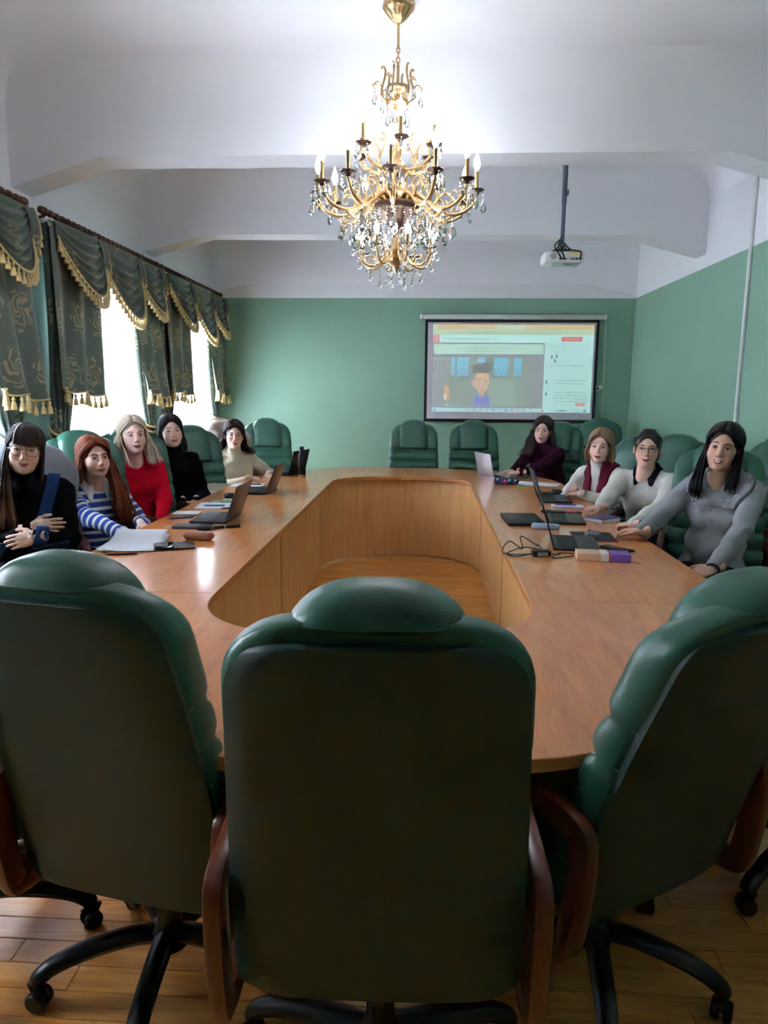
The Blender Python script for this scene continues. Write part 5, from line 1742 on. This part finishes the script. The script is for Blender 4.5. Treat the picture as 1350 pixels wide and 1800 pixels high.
p = person('smiling woman with long black hair in a grey cowl-neck jumper with pearl beads', (1.60, 3.92), 146, (1.528, 3.74, 1.228), 150, 2, -8,
    {1: ((1.125, 3.66, .805), (-.2, .6, -.8), 'relaxed', (-.86, .45, -.12), (-.1, .1, 1)),
     -1: ((1.385, 3.36, .685), (.6, -.5, -.4), 'relaxed', (-.85, -.1, -.25), (-.2, -.5, .9))},
    (150, 152, 158), dict(col=(15, 15, 19), len=-.25, lens={1: -.27, -1: -.21}, front={1: .085, -1: .06}, part=.03, az0=66, vol=1.07, flare=.06, spread=.06, wave=.003),
    neck='crew', smile=1.2, teeth=True, lips=(182, 88, 88), brow=(30, 24, 24), seed=19, bulk=1.04, skin=(214, 168, 146), legs=(44, 34, 42), headscale=(1, 1, 1.03))
Nk, sp = p['Nk'], p['sp']
cow = band(p, 'cowl_collar', (146, 148, 155), .018, [('ball', (Nk[0], Nk[1]+.045, Nk[2]-.03), .165), ((0, 0, -1), -(Nk[2]-.150)), ('fn', lambda X, Y, Z: .075-np.sqrt((X-Nk[0])**2+(Y-Nk[1]-.015)**2)+0*Z)], mat=M_KNIT)
cv = np.array([v.co[:] for v in cow.data.vertices]); cn = np.array([v.normal[:] for v in cow.data.vertices])
cand = np.where((cn[:, 1] > .35) & (cv[:, 1] > Nk[1]+.05))[0]
pearl = MB(); pearl.ell((0, 0, 0), (.0048, .0048, .0048), 8, 6); PEARL = pearl.mesh('pearl_bead', MATS['pearl'])
picked = []
rg = np.random.default_rng(4)
for i in rg.permutation(cand):
    if all(np.linalg.norm(cv[i]-q) > .030 for q in picked):
        picked.append(cv[i]); link_copy(PEARL, 'pearl_bead', cow, tuple(cv[i]+cn[i]*.002))
    if len(picked) > 17: break
bw = p['limb'][-1]; ydir = (bw[1]-bw[0])/np.linalg.norm(bw[1]-bw[0])
ax1 = np.cross(ydir, (0, 0, 1)); ax1 /= np.linalg.norm(ax1); ax2 = np.cross(ax1, ydir)
m = MB(); m.tube([tuple(bw[1]+ydir*.006+ax1*.029*math.cos(a)+ax2*.028*math.sin(a)) for a in [2*PI*k/16 for k in range(16)]], .007, 6, closed=True)
m.build('wrist_watch', M_BLACKP, p['root'])

# ------------------------------------------------------------------ coats and bag on the chairs
def draped(name, label, cat, x, y, yaw, prims, col, mat, rip, dz=0, seed=2, parts=()):
    o = empty(name, (x, y, 0), math.radians(yaw), label, cat)
    f = Field((-.42, -.62, .35), (.42, .10, 1.34), .011)
    for a in prims:
        if a[0] == 'e': f.ell(a[1], a[2], a[3])
        else: f.cone(a[1], a[2], a[3], a[4], .03)
    f.ripple(rip, seed, .8)
    v, q = f.mesh(); v[:, 2] += dz
    np_obj('draped_cloth', [(v, q, srgb(col), 0)], mat, o)
    return o
M_FELT = col_mat('felt_wool', 0.9, 0.15, bump=0.3, bscale=90, sheen=.3)
M_NYLON = col_mat('quilted_nylon', 0.5, 0.4, bump=0.2, bscale=14)
draped('coat', 'grey wool coat draped over the chair behind the woman in glasses and black', 'coat', -2.07, 3.53, -150,
    [('e', (0, -.26, 1.0), (.29, .15, .23), 0), ('e', (0, -.22, .74), (.29, .13, .32), .08)], (128, 132, 142), M_FELT, .004)
co = draped('coat', 'beige quilted winter coat hung over a chair at the far left corner', 'coat', -1.67, 6.20, -132,
    [('e', (0, -.265, 1.03), (.28, .155, .225), 0), ('e', (-.02, -.22, .78), (.28, .14, .30), .06), ('c', (.23, -.20, 1.08), (.285, -.14, .62), .065, .05), ('c', (-.23, -.20, 1.08), (-.28, -.16, .66), .065, .05), ('c', (-.12, -.17, 1.17), (.12, -.17, 1.17), .055, .055), ('c', (.11, -.15, 1.12), (.14, -.13, .80), .06, .045)], (186, 172, 160), M_NYLON, .009, seed=5)
bag = empty('handbag', (-1.70, 5.62, .505), math.radians(-146), 'cream quilted handbag on the chair beside the woman in black', 'handbag')
m = MB(); m.rbox(.27, .10, .20, .04, Mat((0, 0, .10)), n=5); m.build('bag_body', simple('bag_cream', (206, 198, 182), .6, bump=.8, bscale=45), bag)
m = MB(); m.bar([(-.13, 0, .19), (0, 0, .203), (.13, 0, .19)], .012, .106, up=(0, 1, 0)); m.build('bag_flap', simple('bag_cream_trim', (212, 206, 192), .5), bag)
# ------------------------------------------------------------------ things on the table
T0 = TZ+0.0006
M_LAPD = simple('laptop_dark_grey', (46, 48, 52), .45, metal=.2); M_LAPB = simple('laptop_lid_bronze', (82, 62, 50), .4, metal=.3)
M_KEYS = simple('laptop_keys', (24, 25, 28), .5); M_SILVER = simple('laptop_silver', (176, 172, 176), .35, metal=.5)
M_SCREEN = simple('dark_screen', (14, 16, 20), .12); M_PAPER = simple('paper_white', (228, 229, 236), .8)
def laptop(x, y, yaw, label, W=.335, D=.22, H=.215, ang=20, base=None, lid=None, keys=True, mint_refl=False):
    """the hinge is at local +Y, the user sits at local -Y; ang is how far the lid leans back past upright"""
    base = base or M_LAPD; lid = lid or M_LAPD
    o = empty('laptop', (x, y, T0), math.radians(yaw), label, 'laptop', 'laptops on the table')
    m = MB(); m.rbox(W, D, .014, .005, Mat((0, 0, .008))); m.build('base', base, o)
    kb = MB(); kb.box(-W*.43, W*.43, -.01, D*.40, .0150, .0153); k = kb.build('keyboard_deck', M_KEYS if base is M_LAPD else base, o, smooth=False)
    km = MB(); km.rbox(.0158, .0145, .003, .001, n=2); kme = km.mesh('key', M_KEYS if not mint_refl else M_KEYREFL, smooth=False)
    for r in range(5):
        for c in range(14):
            link_copy(kme, 'key', k, (-W*.40+c*(W*.80/13), .002+r*.0172, .0165), (0, 0, 0), (1 if W > .3 else .9, 1, 1))
    m = MB(); m.rbox(.10, .055, .0006, .0002, Mat((0, -D*.30, .0153)), n=2); m.build('touchpad', base, o)
    a = math.radians(ang)
    R = Matrix.Translation((0, D/2-.004, .014)) @ Matrix.Rotation(-a, 4, 'X')
    m = MB(); m.rbox(W, .007, H, .003, R @ Matrix.Translation((0, 0, H/2))); l = m.build('lid', lid, o)
    m = MB(); m.box(-W/2+.008, W/2-.008, -.0042, -.0036, .012, H-.008, R); m.build('screen', M_SCREEN, l, smooth=False)
    m = MB(); m.tube([(-W*.4, D/2-.004, .013), (W*.4, D/2-.004, .013)], .005, 6); m.build('hinge', M_KEYS, o)
    return o
M_KEYREFL = simple('keys_mint_reflection', (60, 86, 76), .35)  # key colour with a mint reflection painted in
laptop(-1.215, 4.07, -91, 'dark laptop with brown lid in front of the blonde woman in red', D=.215, ang=20, lid=M_LAPB)
laptop(-1.235, 5.23, -92, 'dark laptop with brown lid in front of the woman in black turtleneck', D=.205, ang=22, lid=M_LAPB)
laptop(-1.25, 6.42, -106, 'dark laptop behind the black bottle at the far left corner', D=.22, ang=14)
laptop(.66, 6.40, 112, 'silver laptop on which the woman in maroon types', D=.215, W=.31, H=.21, ang=12, base=M_SILVER, lid=M_SILVER)
laptop(.935, 5.06, 88, 'dark laptop with grey lid in front of the woman with the maroon scarf', D=.21, ang=18)
laptop(.855, 4.24, 83, 'dark thin laptop in front of the woman with the navy collar', D=.215, ang=24)
laptop(.765, 3.535, 83, 'grey laptop nearest the camera, in front of the woman in grey', D=.225, ang=17)
def flat_box(name, label, cat, x, y, yaw, sx, sy, sz, mat, r=.002, z=0, group=None, n=3):
    o = empty(name, (x, y, T0+z), math.radians(yaw), label, cat, group)
    m = MB(); m.rbox(sx, sy, sz, r, Mat((0, 0, sz/2)), n=n); m.build(name+'_body', mat, o)
    return o
def part_box(o, name, sx, sy, sz, mat, loc, r=.001, rz=0):
    m = MB(); m.rbox(sx, sy, sz, r, Mat(loc, rz)); return m.build(name, mat, o)
def phone(x, y, yaw, label, w=.075, l=.155, col=None, z=0):
    o = flat_box('smartphone', label, 'phone', x, y, yaw, l, w, .0085, col or M_BLACKP, .004, z, 'phones on the table')
    part_box(o, 'phone_screen', l-.006, w-.006, .0006, M_SCREEN, (0, 0, .0087), .0003)
    part_box(o, 'camera_bump', .02, .018, .0008, M_KEYS, (l*.4, 0, .0089), .0004)
    return o
def sheets(x, y, yaw, label, n=4, sx=.21, sy=.297, curl=.0, name='paper_sheets', jit=.02):
    o = empty(name, (x, y, T0), math.radians(yaw), label, 'paper')
    for i in range(n):
        m = MB(); a = random.uniform(-.06, .06)*(1 if i else 0); dx, dy = random.uniform(-jit, jit)*(i > 0), random.uniform(-jit, jit)*(i > 0)
        def fn(u, v):
            xx, yy = (u-.5)*sx, (v-.5)*sy
            return Vector((xx*math.cos(a)-yy*math.sin(a)+dx, xx*math.sin(a)+yy*math.cos(a)+dy, .0004+.0009*i+curl*(max(0, v-.55)**2+.5*max(0, .3-u)**2)*(1+i*.25)))
        m.grid(fn, 8, 10); s = m.build('sheet', M_PAPER, o)
        md = s.modifiers.new('thickness', 'SOLIDIFY'); md.thickness = .0004; md.offset = 1
    return o
def pen(x, y, yaw, label, col, l=.142, r=.0045, clip=M_CHROME, z=0):
    o = empty('pen', (x, y, T0+z), math.radians(yaw), label, 'pen', 'pens on the table')
    m = MB(); m.lathe([(.0012, 0), (.0035, .012), (r, .02), (r, l*.6), (r*1.08, l*.61), (r, l-.004), (r*.5, l)], 10, Mat((-l/2, 0, r), ry=PI/2)); m.build('barrel', col, o)
    m = MB(); m.box(l*.18, l*.47, -.0012, .0012, 2*r-.0004, 2*r+.001); m.build('clip', clip, o, smooth=False)
    return o
M_BLUEPL = simple('blue_plastic', (40, 58, 150), .35); M_BROWNL = simple('brown_leather', (58, 42, 38), .45, var=.2, vscale=30)
# left wing, near to far
sheets(-1.40, 3.32, 8, 'stack of white printed sheets with curled corner in front of the woman with glasses', n=7, sx=.23, sy=.30, curl=.09)
pen(-1.375, 3.105, 12, 'black pen lying in front of the white paper stack', M_BLACKP)
o = flat_box('phone_wallet', 'dark brown leather phone wallet lying open beside the white papers', 'phone case', -1.195, 3.295, 22, .19, .15, .008, M_BROWNL, .003)
part_box(o, 'phone_face', .085, .145, .004, M_SCREEN, (-.045, 0, .010), .002); part_box(o, 'magnet_clasp', .03, .016, .004, M_BROWNL, (.06, .082, .008), .002)
o = flat_box('glasses_case', 'tan rounded glasses case on the left side of the table', 'glasses case', -1.13, 3.475, -10, .155, .062, .042, simple('tan_leather', (156, 96, 70), .4, var=.15, vscale=25), .020, n=6)
m = MB(); m.rbox(.156, .063, .0015, .0007, Mat((0, 0, .021))); m.build('lid_seam', simple('tan_seam', (104, 62, 46), .5), o)
def mouse(x, y, yaw, label, col, acc=None, z=0):
    o = empty('computer_mouse', (x, y, T0+z), math.radians(yaw), label, 'mouse', 'computer mice on the table')
    m = MB(); rings = []
    for j in range(11):
        t = j/10; yy = -.05+.10*t; k = math.sqrt(max(0.0004, 1-(2*t-1)**2)); hgt = .034*(k**.7)*(1-.25*t); w = .031*k**.55
        rings.append([Vector((w*math.cos(PI*q/8), yy, .002+hgt*math.sin(PI*q/8)**.8)) for q in range(9)]+[Vector((0, yy, .0005))])
    m.loft(rings); m.build('shell', col, o)
    m = MB(); m.tube([(0, .018, .031), (0, .032, .026)], .0035, 6); m.build('scroll_wheel', acc or M_KEYS, o)
    return o
M_MOUSE = simple('mouse_dark_grey', (38, 42, 50), .4); M_MOUSEG = simple('mouse_grey', (104, 106, 108), .35)
mouse(-1.175, 3.735, -70, 'dark mouse next to the tan glasses case', M_MOUSE)
nb = flat_box('notebook', 'closed grey notebook with a white ribbon under the dark laptop edge', 'notebook', -1.262, 3.775, -2, .21, .075, .016, simple('grey_cover', (74, 74, 80), .6), .003)
m = MB(); m.tube(smoothpath([(-.10, 0, .008), (-.13, .005, .004), (-.165, .012, .002)], 4), .003, 5, flat=.4); m.build('ribbon', M_PAPER, nb)
o = flat_box('pen_box', 'black and silver slim pen box beside the dark mouse', 'pen box', -1.078, 3.80, 24, .15, .03, .016, M_BLACKP, .004); part_box(o, 'silver_band', .012, .031, .017, M_CHROME, (-.01, 0, .008), .002)
o = flat_box('notebook', 'small white notebook with a brown edge in front of the blonde woman', 'notebook', -1.43, 4.19, 5, .155, .11, .012, simple('notebook_edge', (150, 128, 96), .7), .002); part_box(o, 'cover', .157, .112, .002, M_PAPER, (0, 0, .013), .0008)
pen(-1.42, 4.055, 30, 'blue pen beside the small white notebook', M_BLUEPL)
pen(-1.22, 4.43, 4, 'black pen lying behind the dark laptop of the woman in red', M_BLACKP)
sheets(-1.37, 4.56, 8, 'white sheet of paper in front of the woman in black turtleneck', n=2, sx=.22, sy=.25)
pen(-1.36, 4.51, 6, 'violet-blue pen on the white sheet by the woman in black', simple('violet_pen', (58, 56, 120), .35), z=.003)
o = flat_box('phone_case', 'pale green phone case on the white sheet by the woman in black', 'phone case', -1.29, 4.70, 14, .15, .075, .012, simple('pale_green', (124, 158, 130), .5), .004, z=.003)
m = MB(); m.tube([(-.10+.03*math.cos(a), .0+.02*math.sin(a), .006) for a in [2*PI*k/14 for k in range(14)]], .004, 6, closed=True); m.build('strap_loop', simple('mint_strap', (146, 190, 160), .5), o)
o = phone(-1.305, 4.84, 3, 'white-edged phone under the black mouse', col=M_WHITE)
mouse(-1.345, 4.865, -95, 'black mouse lying on the white-edged phone', M_KEYS, z=.0092)
sheets(-1.40, 5.60, 5, 'white sheets behind the middle left laptop', n=3, sx=.24, sy=.21)
pen(-1.37, 5.60, 3, 'grey-blue pen on the white sheets behind the middle left laptop', simple('greyblue_pen', (90, 96, 130), .35), z=.0035)
bo = empty('bottle', (-1.068, 6.19, T0), 0, 'black metal bottle with bamboo base at the far left corner', 'bottle')
m = MB(); m.lathe([(.02, .022), (.034, .022), (.035, .03), (.035, .17), (.031, .195), (.022, .215), (.019, .225), (.019, .236), (.01, .237)], 24); m.build('bottle_body', simple('bottle_black', (22, 24, 34), .3, metal=.3), bo)
m = MB(); m.lathe([(.01, 0), (.033, 0), (.034, .003), (.034, .0215), (.01, .022)], 24); m.build('bamboo_base', simple('bamboo', (176, 132, 88), .5), bo)
m = MB(); m.lathe([(.01, .2365), (.021, .237), (.0215, .265), (.019, .27), (.005, .271)], 20); m.build('cap', M_BLACKP, bo)
# right wing, far to near
pc = empty('pencil_case', (.69, 5.88, T0), math.radians(-4), 'dark blue pencil case with coloured dots near the silver laptop', 'pencil case')
mt_, nt_, b_ = new_mat('dotted_cloth'); tc_ = N(nt_, 'ShaderNodeTexCoord'); vo_ = N(nt_, 'ShaderNodeTexVoronoi', i_Scale=42.0); L(nt_, tc_.outputs['Object'], vo_.inputs['Vector'])
lt_ = N(nt_, 'ShaderNodeMath', operation='LESS_THAN'); lt_.inputs[1].default_value = .32; L(nt_, vo_.outputs['Distance'], lt_.inputs[0])
mx_ = N(nt_, 'ShaderNodeMix', data_type='RGBA'); L(nt_, lt_.outputs[0], mx_.inputs['Factor']); mx_.inputs['A'].default_value = (*srgb((38, 48, 82)), 1)
hs_ = N(nt_, 'ShaderNodeMix', data_type='RGBA'); hs_.inputs['Factor'].default_value = .55; L(nt_, vo_.outputs['Color'], hs_.inputs['A']); hs_.inputs['B'].default_value = (.45, .5, .6, 1)
L(nt_, hs_.outputs['Result'], mx_.inputs['B']); L(nt_, mx_.outputs['Result'], b_.inputs['Base Color']); b_.inputs['Roughness'].default_value = .8
m = MB(); m.rbox(.205, .07, .055, .026, Mat((0, 0, .0275)), n=6); m.build('case_body', mt_, pc)
m = MB(); m.tube([(-.09, 0, .0555), (.09, 0, .0555)], .003, 5); m.build('zip', simple('zip_dark', (30, 34, 50), .5), pc)
m = MB(); m.ell((-.01, -.036, .03), (.013, .004, .013), 10, 6); m.build('pink_patch', simple('pink', (200, 40, 130), .6), pc)
sheets(.95, 5.93, 70, 'loose white sheets in front of the woman in maroon', n=4, sx=.21, sy=.36)
o = empty('folded_glasses', (.93, 6.26, T0), math.radians(-12), 'dark folded spectacles lying in front of the woman in maroon', 'glasses')
m = MB()
for s in (-1, 1):
    m.tube([(s*.035+.027*math.cos(a), 0, .026+.021*math.sin(a)) for a in [2*PI*k/16 for k in range(16)]], .003, 6, closed=True)
m.tube([(-.009, 0, .03), (0, 0, .033), (.009, 0, .03)], .003, 6); m.build('rims', M_BROWNL, o)
for s in (-1, 1):
    m = MB(); m.tube([(s*.062, 0, .034), (s*.058, .012, .03), (-s*.05, .02+.006*s, .012), (-s*.065, .022, .004)], .003, 6); m.build('temple', M_BROWNL, o)
o = flat_box('highlighter', 'small green highlighter pen by the dotted pencil case', 'pen', .80, 5.77, 12, .055, .014, .012, simple('neon_green', (60, 206, 110), .4), .005)
phone(.975, 5.37, -3, 'black phone lying behind the laptop of the woman with the scarf')
mouse(1.0, 5.33, 100, 'small dark mouse resting on the black phone near the maroon scarf', M_MOUSE, z=.0094)
o = flat_box('notebook', 'white spiral notebook between two dark laptops on the right', 'notebook', .965, 4.73, -8, .205, .10, .012, M_PAPER, .002)
m = MB()
for k in range(18): m.tube([(-.095+k*.0112+0*a, -.05+.006*math.cos(a), .008+.006*math.sin(a)) for a in [2*PI*i/8 for i in range(8)]], .0012, 4, closed=True)
m.build('spiral_binding', simple('violet_wire', (110, 100, 170), .4), o, kind='stuff')
pen(.95, 4.73, 0, 'violet pen lying on the white spiral notebook', simple('violet_pen2', (84, 70, 150), .35), z=.0125)
phone(.835, 4.52, -4, 'phone with a pale lit screen behind the thin laptop')
o = flat_box('card_wallet', 'red and black card wallet beside the fist of the woman with navy collar', 'wallet', .955, 4.50, -6, .10, .075, .010, simple('red_leather', (160, 46, 44), .45), .003); part_box(o, 'black_band', .03, .077, .011, M_BLACKP, (.036, 0, .0055), .002)
o = flat_box('book', 'dark blue paperback with a floral cover under the pointing hand', 'book', 1.075, 4.225, 38, .17, .12, .022, M_PAPER, .001)
mtb = simple('blue_cover', (34, 50, 120), .35, var=.6, vscale=22); part_box(o, 'cover', .173, .123, .003, mtb, (0, 0, .0235), .001); part_box(o, 'back_cover', .173, .123, .002, mtb, (0, 0, .0), .0005)
o = flat_box('laptop_sleeve', 'flat black closed folder lying left of the thin laptop', 'folder', .595, 4.185, 2, .215, .36, .018, M_KEYS, .006)
o = empty('tissue_pack', (.69, 3.94, T0), math.radians(-10), 'pale blue tissue pack in front of the black folder', 'tissue pack')
m = MB(); m.rbox(.155, .05, .03, .013, Mat((0, 0, .015)), n=5); m.build('pack_body', simple('pale_blue_pack', (150, 176, 204), .35), o)
part_box(o, 'label_flap', .05, .051, .006, simple('pack_label', (206, 214, 224), .35), (.02, 0, .027), .002)
o = flat_box('mouse_pad', 'black mouse pad with a red edge beside the grey laptop', 'mouse pad', .905, 3.735, 86, .25, .215, .003, simple('pad_red_edge', (190, 50, 44), .7), .001); part_box(o, 'pad_top', .242, .207, .0012, simple('pad_black', (26, 26, 32), .8), (0, 0, .0033), .0005)
mouse(.905, 3.735, 50, 'grey mouse on the black red-edged mouse pad', M_MOUSEG, z=.0042)
phone(.945, 3.43, -52, 'black phone leaning over the right corner of the grey laptop', l=.165)
o = flat_box('power_adapter', 'black power adapter with tangled cables beside the grey laptop', 'power adapter', .555, 3.26, 12, .085, .045, .028, M_BLACKP, .005)
part_box(o, 'rating_label', .05, .001, .018, simple('label_grey', (150, 152, 156), .5), (0, -.0232, .014), .0003)
for P in ([(-.04, 0, .012), (-.10, .02, .006), (-.16, .08, .005), (-.10, .16, .04), (-.04, .14, .005), (-.02, .22, .05), (.05, .16, .01)], [(.04, 0, .012), (.08, -.01, .006), (.12, .02, .006), (.16, .0, .005), (.12, -.05, .005), (.03, -.06, .005), (.09, -.02, .02)], [(-.04, .01, .01), (-.12, -.01, .005), (-.15, .05, .005), (-.06, .06, .03), (.02, .05, .02), (.03, .12, .03)]):
    m = MB(); m.tube(smoothpath(P, 7), .0028, 6); m.build('cable', M_BLACKP, o)
bk = empty('box', (.815, 3.225, T0), math.radians(-7), 'peach, white and purple boxed set of booklets nearest the camera on the right', 'box')
for x0, w, c, nm in ((-.105, .105, (226, 184, 150), 'peach_sleeve'), (.0, .036, (228, 226, 222), 'white_band'), (.036, .008, (204, 70, 50), 'red_stripe'), (.044, .086, (120, 84, 178), 'purple_sleeve')):
    m = MB(); m.rbox(w, .10, .034, .002, Mat((x0+w/2, 0, .017))); m.build(nm, simple('box_'+nm, c, .5), bk)
m = MB(); m.rbox(.20, .015, .028, .001, Mat((.0, .055, .016))); m.build('page_block', M_PAPER, bk)
m = MB(); m.tube(smoothpath([(.12, -.045, .004), (.15, -.05, .002), (.175, -.06, .001)], 4), .0015, 5); m.build('ribbon_marker', MATS['box_red_stripe'], bk)
